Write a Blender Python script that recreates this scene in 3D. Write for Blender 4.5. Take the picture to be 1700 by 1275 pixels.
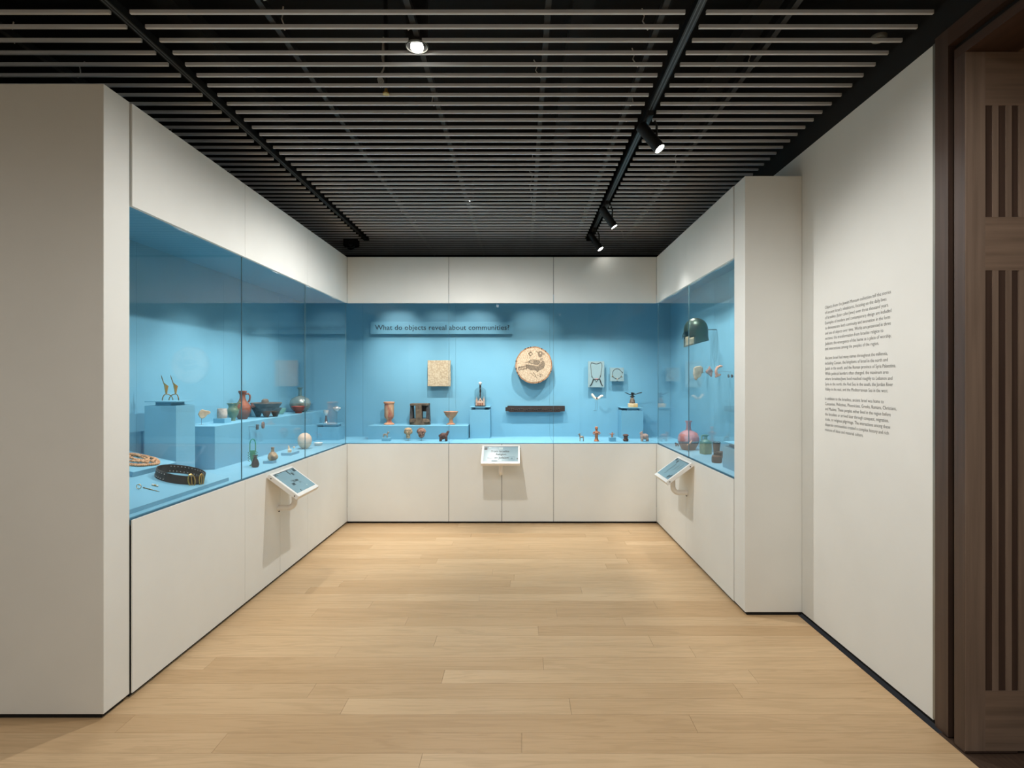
import bpy, bmesh, math, random
from mathutils import Vector, Matrix
random.seed(7)
for o in list(bpy.data.objects): bpy.data.objects.remove(o, do_unlink=True)
scene = bpy.context.scene
C = scene.collection
PI = math.pi

# ------------------------------------------------------------------ camera
F = 931.0                       # focal length in pixels of the 1700 px wide frame
CX, CY, CH = 866.0, 634.0, 1.5  # vanishing point and eye height
cam_d = bpy.data.cameras.new('camera'); cam = bpy.data.objects.new('camera', cam_d); C.objects.link(cam)
cam.location = (0, 0, CH); cam.rotation_euler = (PI/2, 0, 0)
cam_d.sensor_width = 36.0; cam_d.lens = 36.0*F/1700.0
cam_d.shift_x = (850.0-CX)/1700.0; cam_d.shift_y = (CY-637.5)/1700.0
cam_d.clip_start = 0.05
scene.camera = cam

# ------------------------------------------------------------------ world, exposure
w = bpy.data.worlds.new('world'); scene.world = w; w.use_nodes = True
w.node_tree.nodes['Background'].inputs[0].default_value = (0.9, 0.93, 1.0, 1)
w.node_tree.nodes['Background'].inputs[1].default_value = 0.02
vs = scene.view_settings
vs.view_transform = 'Standard'; vs.look = 'None'; vs.gamma = 1.0; vs.use_curve_mapping = False
vs.exposure = 0.36

# ------------------------------------------------------------------ light levels
CASE_W = 35.0        # watts of each little spot in the display cases
DOWN_W = 190.0      # recessed ceiling downlights and the added unseen fill lamps
TRACK_W = 45.0      # track heads
CASEC = (1.0, 0.94, 0.87)
NEUT = (1.0, 0.975, 0.945)

def spot(name, loc, target, watts, size_deg, blend=0.6, radius=0.03, col=NEUT):
    l = bpy.data.lights.new(name, 'SPOT'); l.energy = watts; l.color = col
    l.spot_size = math.radians(size_deg); l.spot_blend = blend; l.shadow_soft_size = radius
    o = bpy.data.objects.new(name, l); C.objects.link(o); o.location = loc
    d = Vector(target)-Vector(loc); o.rotation_euler = d.to_track_quat('-Z', 'Y').to_euler()
    return o

# two downlights in view, one above the slats; the rest are unseen, added fill
DOWN_FILL = [(-0.50, 2.68), (-0.49, 5.12), (-0.48, 4.35), (-0.5, 0.35), (-0.5, -1.9), (0.9, 0.9), (0.9, -1.2),
        (-2.9, 1.1), (-2.9, -1.0), (-4.8, 0.8), (0.75, 1.9)]
for i, (x, y) in enumerate(DOWN_FILL):
    z = 3.07
    spot('downlight_or_fill', (x, y, z), (x, y, 0), DOWN_W*(.20, .06, .54, .15, .17, .22, .18, .02, .08, .12, .12)[i], (165, 110, 165, 168, 168, 168, 168, 168, 168, 168, 165)[i], 0.5, 0.03, NEUT)

# ------------------------------------------------------------------ helpers
def lin(c):
    return tuple(((v/255.0)/12.92 if v/255.0 <= 0.04045 else ((v/255.0+0.055)/1.055)**2.4) for v in c)

def pz(px, py, z):
    """the point at height z that the photograph shows at pixel (px, py)"""
    Y = F*(CH-z)/(py-CY)
    return (px-CX)*Y/F, Y

def py_(px, py, Y):
    """the point at distance Y (wall, plinth front) seen at pixel (px, py)"""
    return (px-CX)*Y/F, CH-(py-CY)*Y/F

class MB:
    def __init__(s): s.v = []; s.f = []
    def add(s, vs_, fs, M=None):
        n = len(s.v)
        for p in vs_:
            p = Vector(p); s.v.append(tuple(M @ p) if M else tuple(p))
        s.f += [tuple(n+i for i in f) for f in fs]
        return s
    def box(s, x0, x1, y0, y1, z0, z1, M=None):
        return s.add([(x0,y0,z0),(x1,y0,z0),(x1,y1,z0),(x0,y1,z0),(x0,y0,z1),(x1,y0,z1),(x1,y1,z1),(x0,y1,z1)],
                     [(0,3,2,1),(4,5,6,7),(0,1,5,4),(1,2,6,5),(2,3,7,6),(3,0,4,7)], M)
    def lathe(s, prof, n=24, M=None, sx=1, sy=1, caps=True):
        vs_ = []; fs = []
        for r, z in prof:
            for k in range(n):
                a = 2*PI*k/n; vs_.append((r*math.cos(a)*sx, r*math.sin(a)*sy, z))
        for j in range(len(prof)-1):
            for k in range(n):
                k2 = (k+1) % n
                fs.append((j*n+k, j*n+k2, (j+1)*n+k2, (j+1)*n+k))
        if caps and prof[0][0] > 1e-6: fs.append(tuple(reversed(range(n))))
        if caps and prof[-1][0] > 1e-6: fs.append(tuple((len(prof)-1)*n+k for k in range(n)))
        return s.add(vs_, fs, M)
    def ell(s, c, r, n=12, m=8, M=None):
        vs_ = [(c[0], c[1], c[2]-r[2])]; fs = []
        for j in range(1, m):
            a = -PI/2+PI*j/m
            for k in range(n):
                b = 2*PI*k/n
                vs_.append((c[0]+r[0]*math.cos(a)*math.cos(b), c[1]+r[1]*math.cos(a)*math.sin(b), c[2]+r[2]*math.sin(a)))
        vs_.append((c[0], c[1], c[2]+r[2]))
        for k in range(n): fs.append((0, 1+(k+1) % n, 1+k))
        for j in range(m-2):
            for k in range(n):
                a = 1+j*n; k2 = (k+1) % n
                fs.append((a+k, a+k2, a+n+k2, a+n+k))
        t = len(vs_)-1; a = 1+(m-2)*n
        for k in range(n): fs.append((a+k, a+(k+1) % n, t))
        return s.add(vs_, fs, M)
    def tube(s, pts, r, n=8, closed=False, M=None, flat=1.0):
        pts = [Vector(p) for p in pts]; N = len(pts)
        rr = r if isinstance(r, (list, tuple)) else [r]*N
        vs_ = []; fs = []; up = None
        for i, p in enumerate(pts):
            if closed: t = pts[(i+1) % N]-pts[i-1]
            else: t = pts[min(i+1, N-1)]-pts[max(i-1, 0)]
            t.normalize()
            if up is None:
                up = Vector((0, 0, 1)) if abs(t.z) < 0.9 else Vector((0, 1, 0))
            a = t.cross(up)
            if a.length < 1e-5: a = t.cross(Vector((1, 0, 0)))
            a.normalize(); b = a.cross(t).normalized(); up = b
            for k in range(n):
                q = 2*PI*k/n
                vs_.append(tuple(p+rr[i]*(math.cos(q)*a*flat+math.sin(q)*b)))
        for i in range(N if closed else N-1):
            for k in range(n):
                k2 = (k+1) % n; i2 = (i+1) % N
                fs.append((i*n+k, i*n+k2, i2*n+k2, i2*n+k))
        if not closed:
            fs.append(tuple(reversed(range(n)))); fs.append(tuple((N-1)*n+k for k in range(n)))
        return s.add(vs_, fs, M)
    def prism(s, poly, z0, z1, M=None):
        n = len(poly)
        vs_ = [(x, y, z0) for x, y in poly]+[(x, y, z1) for x, y in poly]
        fs = [tuple(reversed(range(n))), tuple(range(n, 2*n))]+[(k, (k+1) % n, n+(k+1) % n, n+k) for k in range(n)]
        return s.add(vs_, fs, M)
    def build(s, name, mat, parent=None, smooth=False, remesh=None, bevel=None, loc=None, rot=None, angle=38):
        me = bpy.data.meshes.new(name); me.from_pydata(s.v, [], s.f); me.update()
        bm = bmesh.new(); bm.from_mesh(me); bmesh.ops.recalc_face_normals(bm, faces=bm.faces)
        if smooth:
            for f in bm.faces: f.smooth = True
            ca = math.radians(angle)
            for e in bm.edges:
                e.smooth = not (len(e.link_faces) == 2 and e.calc_face_angle(0) > ca)
        bm.to_mesh(me); bm.free()
        me.materials.append(mat)
        o = bpy.data.objects.new(name, me); C.objects.link(o)
        if parent: o.parent = parent
        if loc: o.location = loc
        if rot: o.rotation_euler = rot
        if remesh:
            m = o.modifiers.new('remesh', 'REMESH'); m.mode = 'VOXEL'; m.voxel_size = remesh; m.use_smooth_shade = True
            m2 = o.modifiers.new('smooth', 'SMOOTH'); m2.iterations = 3; m2.factor = 0.5
        if bevel:
            m = o.modifiers.new('bevel', 'BEVEL'); m.width = bevel; m.segments = 2; m.limit_method = 'ANGLE'
        return o

def tag(o, label, cat, group=None):
    o['label'] = label; o['category'] = cat
    if group: o['group'] = group
    return o
def thing(name, label, cat, loc=(0,0,0), rot=(0,0,0), group=None):
    o = bpy.data.objects.new(name, None); C.objects.link(o); o.empty_display_size = 0.05
    o.location = loc; o.rotation_euler = rot
    return tag(o, label, cat, group)
def struct(o, label=None):
    o['kind'] = 'structure'
    if label: o['label'] = label
    return o
def T(x=0, y=0, z=0): return Matrix.Translation((x, y, z))
def R(deg, ax): return Matrix.Rotation(math.radians(deg), 4, ax)

# ------------------------------------------------------------------ materials
def mat(name, c1, c2=None, rough=0.6, metal=0.0, scale=6.0, bump=0.0, bscale=None, stretch=None, emit=None, spec=None, detail=4, ramp=(0.35, 0.65), rnd=0.0):
    m = bpy.data.materials.new(name); m.use_nodes = True
    nt = m.node_tree; b = nt.nodes['Principled BSDF']
    b.inputs['Roughness'].default_value = rough; b.inputs['Metallic'].default_value = metal
    if spec is not None: b.inputs['Specular IOR Level'].default_value = spec
    a = (*lin(c1), 1)
    tc = nt.nodes.new('ShaderNodeTexCoord'); mp = nt.nodes.new('ShaderNodeMapping')
    nt.links.new(tc.outputs['Object'], mp.inputs['Vector'])
    if stretch: mp.inputs['Scale'].default_value = stretch
    n = nt.nodes.new('ShaderNodeTexNoise'); n.inputs['Scale'].default_value = scale; n.inputs['Detail'].default_value = detail
    nt.links.new(mp.outputs['Vector'], n.inputs['Vector'])
    if c2 is None:
        c2 = tuple(v*0.94 for v in c1)
    r = nt.nodes.new('ShaderNodeValToRGB')
    r.color_ramp.elements[0].position = ramp[0]; r.color_ramp.elements[1].position = ramp[1]
    r.color_ramp.elements[0].color = a; r.color_ramp.elements[1].color = (*lin(c2), 1)
    nt.links.new(n.outputs['Fac'], r.inputs['Fac'])
    out = r.outputs['Color']
    if rnd:
        oi = nt.nodes.new('ShaderNodeObjectInfo'); hs = nt.nodes.new('ShaderNodeHueSaturation')
        mr = nt.nodes.new('ShaderNodeMapRange'); mr.inputs['To Min'].default_value = 1-rnd; mr.inputs['To Max'].default_value = 1+rnd
        nt.links.new(oi.outputs['Random'], mr.inputs['Value']); nt.links.new(mr.outputs['Result'], hs.inputs['Value'])
        nt.links.new(out, hs.inputs['Color']); out = hs.outputs['Color']
    nt.links.new(out, b.inputs['Base Color'])
    if bump:
        n2 = nt.nodes.new('ShaderNodeTexNoise'); n2.inputs['Scale'].default_value = bscale or scale*4; n2.inputs['Detail'].default_value = 5
        nt.links.new(mp.outputs['Vector'], n2.inputs['Vector'])
        bp = nt.nodes.new('ShaderNodeBump'); bp.inputs['Strength'].default_value = bump; bp.inputs['Distance'].default_value = 0.004
        nt.links.new(n2.outputs['Fac'], bp.inputs['Height']); nt.links.new(bp.outputs['Normal'], b.inputs['Normal'])
    if emit:
        b.inputs['Emission Color'].default_value = (*lin(emit[0]), 1); b.inputs['Emission Strength'].default_value = emit[1]
    return m

def glassmat(name, tint=(1,1,1), rough=0.0, ior=1.45, diffuse=None):
    m = bpy.data.materials.new(name); m.use_nodes = True; nt = m.node_tree
    for n in list(nt.nodes): nt.nodes.remove(n)
    out = nt.nodes.new('ShaderNodeOutputMaterial'); mix = nt.nodes.new('ShaderNodeMixShader')
    tr = nt.nodes.new('ShaderNodeBsdfTransparent'); tr.inputs[0].default_value = (*tint, 1)
    gl = nt.nodes.new('ShaderNodeBsdfGlossy'); gl.inputs['Roughness'].default_value = rough
    fr = nt.nodes.new('ShaderNodeFresnel'); ge = nt.nodes.new('ShaderNodeNewGeometry')
    mx = nt.nodes.new('ShaderNodeMix'); mx.data_type = 'FLOAT'
    mx.inputs[2].default_value = ior; mx.inputs[3].default_value = 1.0/ior
    nt.links.new(ge.outputs['Backfacing'], mx.inputs[0]); nt.links.new(mx.outputs[0], fr.inputs['IOR'])
    nt.links.new(fr.outputs[0], mix.inputs[0])
    a = tr.outputs[0]
    if diffuse:
        df = nt.nodes.new('ShaderNodeBsdfDiffuse'); df.inputs[0].default_value = (*lin(diffuse[0]), 1)
        m2 = nt.nodes.new('ShaderNodeMixShader'); m2.inputs[0].default_value = diffuse[1]
        nt.links.new(a, m2.inputs[1]); nt.links.new(df.outputs[0], m2.inputs[2]); a = m2.outputs[0]
    nt.links.new(a, mix.inputs[1]); nt.links.new(gl.outputs[0], mix.inputs[2]); nt.links.new(mix.outputs[0], out.inputs[0])
    return m

def oak():
    m = bpy.data.materials.new('oak_floor'); m.use_nodes = True; nt = m.node_tree; b = nt.nodes['Principled BSDF']
    L = nt.links.new
    ge = nt.nodes.new('ShaderNodeNewGeometry'); oi = nt.nodes.new('ShaderNodeObjectInfo')
    mul = nt.nodes.new('ShaderNodeVectorMath'); mul.operation = 'SCALE'; mul.inputs['Scale'].default_value = 37.0
    cmb = nt.nodes.new('ShaderNodeCombineXYZ'); L(oi.outputs['Random'], cmb.inputs[0]); L(oi.outputs['Random'], cmb.inputs[1])
    L(cmb.outputs[0], mul.inputs[0])
    add = nt.nodes.new('ShaderNodeVectorMath'); add.operation = 'ADD'; L(ge.outputs['Position'], add.inputs[0]); L(mul.outputs[0], add.inputs[1])
    def noise(sc, st, det=5, dist=0.0):
        mp = nt.nodes.new('ShaderNodeMapping'); mp.inputs['Scale'].default_value = st; L(add.outputs[0], mp.inputs['Vector'])
        n = nt.nodes.new('ShaderNodeTexNoise'); n.inputs['Scale'].default_value = sc; n.inputs['Detail'].default_value = det
        n.inputs['Distortion'].default_value = dist; L(mp.outputs[0], n.inputs['Vector']); return n
    n1 = noise(1.0, (1.1, 14.0, 1.0), 4, 1.2)       # broad cathedral grain
    n2 = noise(1.0, (6.0, 160.0, 1.0), 3)           # fine pores
    n3 = noise(1.0, (0.9, 3.0, 1.0), 2)             # slow tone
    wv = nt.nodes.new('ShaderNodeMath'); wv.operation = 'MULTIPLY'; wv.inputs[1].default_value = 26.0; L(n1.outputs['Fac'], wv.inputs[0])
    sn = nt.nodes.new('ShaderNodeMath'); sn.operation = 'SINE'; L(wv.outputs[0], sn.inputs[0])
    def mixc(fac, c1, c2, links=None):
        x = nt.nodes.new('ShaderNodeMix'); x.data_type = 'RGBA'
        if not hasattr(c1, 'is_linked'): x.inputs[6].default_value = (*lin(c1), 1)
        else: L(c1, x.inputs[6])
        x.inputs[7].default_value = (*lin(c2), 1); L(fac, x.inputs[0]); return x.outputs[2]
    def rng(s, a, bb, lo, hi):
        r = nt.nodes.new('ShaderNodeMapRange'); L(s, r.inputs[0])
        r.inputs[1].default_value = a; r.inputs[2].default_value = bb; r.inputs[3].default_value = lo; r.inputs[4].default_value = hi
        return r.outputs[0]
    c = mixc(oi.outputs['Random'], (219, 188, 147), (200, 166, 124))
    c = mixc(rng(n3.outputs['Fac'], .35, .7, 0, .35), c, (180, 146, 104))
    c = mixc(rng(sn.outputs[0], .1, 1, 0, .16), c, (148, 115, 77))
    c = mixc(rng(n2.outputs['Fac'], .5, .8, 0, .3), c, (158, 125, 86))
    L(c, b.inputs['Base Color']); b.inputs['Roughness'].default_value = 0.42; b.inputs['Specular IOR Level'].default_value = 0.35
    return m

def walnut(name, c1, c2, axis='Z'):
    st = {'Z': (38, 38, 1.6), 'X': (1.6, 38, 38), 'Y': (38, 1.6, 38)}[axis]
    return mat(name, c1, c2, rough=0.45, scale=1.0, stretch=st, detail=6, ramp=(.3, .7))

M = dict(
    white=mat('white_paint', (233, 234, 229), (230, 231, 226), 0.75, scale=3, spec=.2),
    wall=mat('wall_paint', (231, 232, 227), (228, 229, 224), 0.75, scale=3, spec=.25),
    blue=mat('blue_paint', (113, 169, 193), (110, 166, 190), 0.6, scale=4, spec=.3),
    bluegrey=mat('pale_blue_card', (132, 160, 166), (128, 156, 162), 0.8, scale=20),
    black=mat('black_paint', (7, 7, 7), (9, 9, 9), 0.8),
    plenum=mat('black_plenum', (2, 2, 2), (3, 3, 3), 0.9),
    kick=mat('black_kick', (6, 6, 6), (8, 8, 8), 0.8),
    carrier=mat('dark_carrier', (19, 21, 23), (16, 18, 20), 0.6),
    slat=mat('grey_slat', (208, 212, 216), (200, 204, 208), 0.5, scale=3),
    track=mat('black_track', (20, 22, 23), (16, 17, 18), 0.45),
    trackline=mat('track_groove', (96, 104, 108), (84, 90, 94), 0.4),
    lens=mat('lamp_lens', (255, 255, 255), emit=((255, 250, 240), 25.0)),
    wire=mat('wire_metal', (200, 196, 188), (160, 156, 150), 0.5, 0.0),
    brass=mat('brass', (214, 172, 96), (190, 142, 66), 0.25, 0.6, scale=10),
    darkbrass=mat('dark_brass', (150, 132, 92), (96, 84, 62), 0.3, 0.6, scale=14),
    gold=mat('old_gold', (214, 176, 104), (180, 140, 76), 0.35, 0.9, scale=40),
    silver=mat('silver', (228, 226, 222), (205, 202, 198), 0.25, 0.6, scale=10),
    oak=oak(),
    w_v=walnut('walnut_upright', (142, 122, 106), (118, 100, 86)),
    w_x=walnut('walnut_rail', (142, 120, 102), (114, 95, 80), 'X'),
    w_d=walnut('walnut_jamb', (80, 62, 52), (62, 47, 39)),
    w_y=walnut('walnut_head', (74, 52, 40), (56, 39, 30), 'Y'),
    slot=mat('slot_dark', (5, 4, 4), (8, 6, 5), 0.7),
    threshold=mat('dark_floor', (84, 66, 52), (68, 52, 42), 0.5, scale=2, stretch=(40, 2, 2)),
    alu=mat('edge_metal', (150, 150, 142), (140, 140, 132), 0.4, 0.6),
    glass=glassmat('case_glass', (0.985, 0.995, 0.995), ior=1.26),
    joint=mat('glass_edge', (84, 118, 128), (76, 110, 120), 0.3),
    teal=mat('glass_channel', (38, 78, 96), (34, 70, 88), 0.4),
    inkwall=mat('wall_lettering', (84, 84, 82), (80, 80, 78), 0.8),
    ink=mat('black_lettering', (62, 62, 62), (58, 58, 58), 0.7),
    inkblue=mat('navy_lettering', (18, 40, 56), (16, 36, 50), 0.7),
    inkgrey=mat('grey_lettering', (104, 132, 140), (98, 126, 134), 0.7),
    plastic=mat('white_plastic', (236, 233, 226), (232, 229, 222), 0.4),
    screw=mat('screw_metal', (110, 106, 100), (90, 86, 80), 0.4, 0.8),
    screen=mat('screen_face', (138, 165, 172), (132, 160, 168), 0.25),
    scrpale=mat('screen_patch', (168, 190, 190), (160, 184, 186), 0.3),
    scrdark=mat('screen_mark', (52, 58, 58), (74, 80, 78), 0.3, scale=60),
    terracotta=mat('terracotta', (142, 80, 55), (106, 60, 43), 0.7, scale=14, bump=.2),
    terralight=mat('pale_terracotta', (206, 152, 116), (184, 122, 88), 0.8, scale=16, bump=.2),
    redpaint=mat('painted_terracotta', (204, 168, 132), (166, 92, 74), 0.8, scale=22, stretch=(1, 1, .35), bump=.2),
    basalt=mat('basalt', (78, 76, 76), (48, 48, 50), 0.85, scale=30, bump=.6),
    brownstone=mat('brown_stone', (112, 95, 76), (74, 62, 50), 0.85, scale=22, bump=.5),
    limestone=mat('limestone', (212, 192, 164), (180, 158, 130), 0.9, scale=26, bump=.5),
    tabletst=mat('tablet_stone', (190, 174, 148), (160, 142, 116), 0.9, scale=55, bump=.6, bscale=90),
    chalk=mat('chalk', (198, 186, 174), (164, 152, 142), 0.9, scale=40, bump=.5),
    greenglaze=mat('green_glaze', (72, 104, 84), (120, 132, 100), 0.3, scale=18, bump=.2),
    irid=mat('iridescent_glass', (158, 166, 156), (116, 130, 124), 0.25, 0.45, scale=12),
    iridblue=mat('weathered_blue', (70, 112, 122), (96, 118, 112), 0.35, 0.3, scale=20),
    redslip=mat('red_slip', (150, 62, 48), (126, 48, 40), 0.45, scale=12),
    palegreen=glassmat('pale_green_glass', (0.86, 0.95, 0.90), diffuse=((150, 190, 170), .35)),
    greenglass=glassmat('green_glass', (0.45, 0.82, 0.68), diffuse=((86, 176, 142), .45)),
    clear=glassmat('clear_glass', (0.97, 0.98, 0.98), ior=1.55),
    egg=mat('ostrich_egg', (214, 188, 164), (206, 180, 156), 0.5, scale=60),
    porcelain=mat('porcelain', (222, 220, 214), (214, 212, 206), 0.3),
    darkglass=mat('dark_glass', (18, 18, 28), (26, 25, 34), 0.35),
    mottled=mat('mottled_clay', (190, 162, 124), (92, 84, 80), 0.6, scale=34, bump=.4),
    ivory=mat('ivory', (222, 206, 182), (196, 170, 140), 0.6, scale=50),
    seal=mat('dark_seal', (58, 54, 52), (96, 88, 80), 0.5, scale=120),
    sealb=mat('brown_seal', (142, 112, 92), (104, 80, 66), 0.6, scale=100),
    leather=mat('dark_leather', (24, 18, 17), (38, 26, 20), 0.5, scale=12, bump=.2),
    bead=mat('tan_beads', (206, 164, 124), (170, 122, 86), 0.6, scale=60, bump=.3),
    headst=mat('cream_stone', (190, 162, 128), (160, 130, 98), 0.8, scale=40, bump=.3),
    headpk=mat('pinkish_clay', (172, 128, 108), (104, 74, 64), 0.8, scale=34, bump=.4),
    darkwood=mat('carved_dark_wood', (44, 29, 24), (28, 19, 17), 0.6, scale=30, bump=.4),
    animalbr=mat('dark_brown_clay', (104, 66, 54), (62, 42, 38), 0.7, scale=40, bump=.3),
    goatgrey=mat('grey_clay', (178, 164, 146), (110, 100, 90), 0.8, scale=50, bump=.3),
    ram=mat('pinkish_grey_clay', (184, 160, 148), (146, 122, 112), 0.8, scale=40, bump=.2),
    bronze=mat('dark_bronze', (52, 56, 54), (32, 34, 36), 0.45, 0.5, scale=30),
    rock=mat('rock', (132, 116, 100), (82, 72, 62), 0.85, scale=40, bump=.5),
    alabaster=mat('alabaster', (232, 208, 172), (214, 172, 112), 0.4, scale=16),
    helmet=mat('green_bronze', (66, 76, 72), (58, 82, 68), 0.36, 0.65, scale=16, bump=.15),
    helmlight=mat('lighter_bronze', (176, 166, 136), (140, 140, 116), 0.6, 0.2, scale=26, bump=.3),
    shellwhite=mat('white_shell', (238, 230, 216), (224, 210, 192), 0.5, scale=40),
    mosaic=mat('mosaic_ground', (198, 178, 152), (152, 130, 106), 0.85, scale=90, bump=.6, bscale=120),
    mosaicrim=mat('mosaic_rim', (164, 124, 90), (126, 92, 66), 0.85, scale=40, bump=.6),
    mosaicink=mat('bird_inlay', (88, 76, 64), (132, 116, 96), 0.85, scale=110, bump=.3),
    vasereflect=mat('reflected_pink', (196, 134, 134), (176, 116, 112), 0.5, scale=10),
    vasebrown=mat('brown_body', (128, 88, 74), (108, 72, 62), 0.6, scale=16),
    greensq=mat('green_weathered_glass', (66, 108, 88), (108, 134, 104), 0.3, scale=24),
    tube=mat('dark_pot', (40, 34, 32), (28, 25, 25), 0.5, scale=24),
    potrim=mat('worn_rim', (150, 110, 86), (110, 80, 62), 0.7, scale=40),
    pinkmodel=mat('pink_model', (240, 212, 194), (226, 186, 162), 0.6, scale=50),
    rust=mat('rust_model', (164, 96, 66), (140, 78, 54), 0.6, scale=50),
    steel=mat('thin_steel', (130, 140, 146), (110, 120, 126), 0.35, 0.8),
    redbead=mat('red_bead', (170, 60, 52), (140, 44, 40), 0.4, scale=60),
    orangeclay=mat('orange_clay', (190, 122, 84), (150, 88, 60), 0.75, scale=40, bump=.3),
)

def textmesh(body, width=None, height=None, bold=0.0, spacing=1.0):
    """lettering as flat outline mesh data: list of verts (x, y) and faces, lower left of the line at the origin"""
    cu = bpy.data.curves.new('t', 'FONT'); cu.body = body; cu.size = 1.0; cu.resolution_u = 2; cu.offset = bold; cu.space_character = spacing
    ob = bpy.data.objects.new('t', cu); C.objects.link(ob)
    dg = bpy.context.evaluated_depsgraph_get()
    me = bpy.data.meshes.new_from_object(ob.evaluated_get(dg))
    v = [tuple(x.co) for x in me.vertices]; f = [tuple(p.vertices) for p in me.polygons]
    bpy.data.objects.remove(ob, do_unlink=True); bpy.data.curves.remove(cu); bpy.data.meshes.remove(me)
    xs = [p[0] for p in v]; x0 = min(xs); w_ = max(xs)-x0
    sx = (width/w_) if width else height; sy = height if height else sx
    return [((p[0]-x0)*sx, p[1]*sy, 0.0) for p in v], f

# ================================================================== SETTING
# main planes, in metres
GX, GY, RX = -1.85, 5.941, 1.43            # panel faces: left case, back case, right case
WX, WY, WR = -2.59, 6.68, 1.77             # inner walls of the cases
ZS, ZG, ZT, ZC = 0.849, 2.336, 2.822, 2.44 # sill, glass top, case top, case ceiling
LY0, RY0 = 2.663, 3.785                    # near ends of the left and right case
SEAM_L = [LY0, 3.752, 4.851, GY]
SEAM_B = [GX, -0.772, 0.338, RX]
SEAM_R = [RY0, 4.877, GY]
TEXTX = 1.80                                # the white wall with the text

# ---- floor
fl = MB().box(-6.2, TEXTX-.02, -3.2, 7.0, -0.06, -0.011).build('floor', M['oak']); struct(fl)
ROW = 0.1312; Y00 = 2.265
joints = {-1: [-.40], 0: [-1.254, 0.0], 1: [-1.74, .754], 2: [-.82, .225], 3: [-1.02, 1.05], 4: [-.4, 1.18], 5: [-1.66, .115], 6: [-1.02, .95],
          7: [-.50, .75], 8: [.10], 9: [-.72, .64], 10: [-1.345, .227], 11: [-1.015, .9], 12: [-.294], 13: [-1.54, .43]}
rp = random.Random(3)
for k in range(-12, 29):
    y0 = Y00+k*ROW; y1 = y0+ROW
    xl = -5.2 if y1 < 2.6 else GX-.03
    xr = TEXTX-.022 if y0 < 3.7 else RX+.03
    if y1 > GY+.03: y1 = GY+.03
    if k in joints: js = list(joints[k])
    else:
        js = []; x = xl+rp.uniform(.5, 1.7)
        while x < xr-.35: js.append(x); x += rp.uniform(1.1, 1.9)
    x = min(js)-rp.uniform(1.3, 1.8) if js else xl
    while js and x > xl+.3: js.append(x); x -= rp.uniform(1.3, 1.8)
    cut = [xl]+sorted(js)+[xr]
    for a, b in zip(cut, cut[1:]):
        MB().box(a+.0006, b-.0006, y0+.0005, y1-.0005, -0.011, 0.0).build('plank', M['oak'], fl)
sl = struct(MB().box(TEXTX-.02, 3.2, 0.4, 2.40, -0.06, -0.002).build('trim_3', M['threshold']), 'dark wood floor inside the doorway')

# ---- walls
wl = struct(MB().box(-5.6, -1.859, 2.494, 2.659, 0.022, 2.826).build('wall_left', M['wall'], bevel=.002), 'plain white partition wall at the left')
struct(MB().box(-5.6, -1.875, 2.505, 2.64, 0.0, 0.0225).build('baseboard_left', M['kick']), 'black recessed base under the white partition')
wr = struct(MB().box(TEXTX, 2.0, 2.452, 7.2, 0.022, 2.972).build('wall_right', M['wall']), 'white wall with black text beside the wooden door')
struct(MB().box(TEXTX+.012, 1.98, 2.46, 7.2, 0.0, 0.0225).build('baseboard_right', M['kick']))
struct(MB().box(TEXTX-.003, 2.0, 2.437, 2.4515, 0.03, 2.972).build('trim_1', M['alu']), 'slim grey metal edge strip of the white wall')
pr = struct(MB().box(RX+.004, TEXTX-.001, 3.60, 3.782, 0.022, 2.822).build('wall_pier', M['wall'], bevel=.002), 'white pier closing the right end of the display cases')
struct(MB().box(RX+.02, TEXTX, 3.61, 3.78, 0.0, 0.0225).build('baseboard_pier', M['kick']))
struct(MB().box(TEXTX+.002, 2.02, 0.3, 7.4, 2.973, 4.3).build('wall_upper_right', M['black']), 'black band above the white wall')
struct(MB().box(-6.2, 2.2, 7.30, 7.42, 0, 4.3).build('wall_back', M['plenum']))
struct(MB().box(-6.3, -6.15, -3.3, 7.4, 0, 4.3).build('wall_side', M['wall']))
struct(MB().box(-6.3, 2.2, -3.35, -3.2, 0, 4.3).build('wall_behind', M['wall']))
struct(MB().box(TEXTX, 2.0, -3.2, 0.38, 0, 2.972).build('wall_near', M['wall']))
struct(MB().box(TEXTX+.002, 2.02, -3.2, 0.3, 2.973, 4.3).build('wall_upper_near', M['black']))

# ---- wooden doorway at the right
dr = bpy.data.objects.new('door_1', None); C.objects.link(dr); dr.location = (1.79, 2.26, 0); struct(dr, 'dark walnut door leaf with tall narrow slots standing open')
def dpart(name, mb, m, par=dr, **k):
    o = mb.build(name, m, None, **k); o.parent = par; o.matrix_parent_inverse = Matrix.Translation(-Vector(par.location)); return o
YL = 2.26; x0 = 1.789
def dz(p): return CH-(p-CY)*YL/F
zt, z1, z2, z3, z4 = dz(86), dz(175), dz(360), dz(449), dz(1147)
slots = [(x0+.080+i*.0535, x0+.080+i*.0535+.0285) for i in range(16)]
dpart('stile', MB().box(x0, slots[0][0], YL, YL+.045, .012, zt), M['w_v'])
dpart('stile', MB().box(slots[-1][1], slots[-1][1]+.09, YL, YL+.045, .012, zt), M['w_v'])
for a, b in ((z1, zt), (z3, z2), (.012, z4)):
    dpart('rail', MB().box(slots[0][0], slots[-1][1], YL+.0003, YL+.0447, a, b), M['w_x'])
for (a, b), (c, d) in zip(slots, slots[1:]):
    dpart('slat', MB().box(b, c, YL+.0006, YL+.0444, z2, z1), M['w_v'])
    dpart('slat', MB().box(b, c, YL+.0006, YL+.0444, z4, z3), M['w_v'])
dpart('backing', MB().box(x0+.02, slots[-1][1]+.05, YL+.05, YL+.06, .012, zt), M['slot'])
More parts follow.
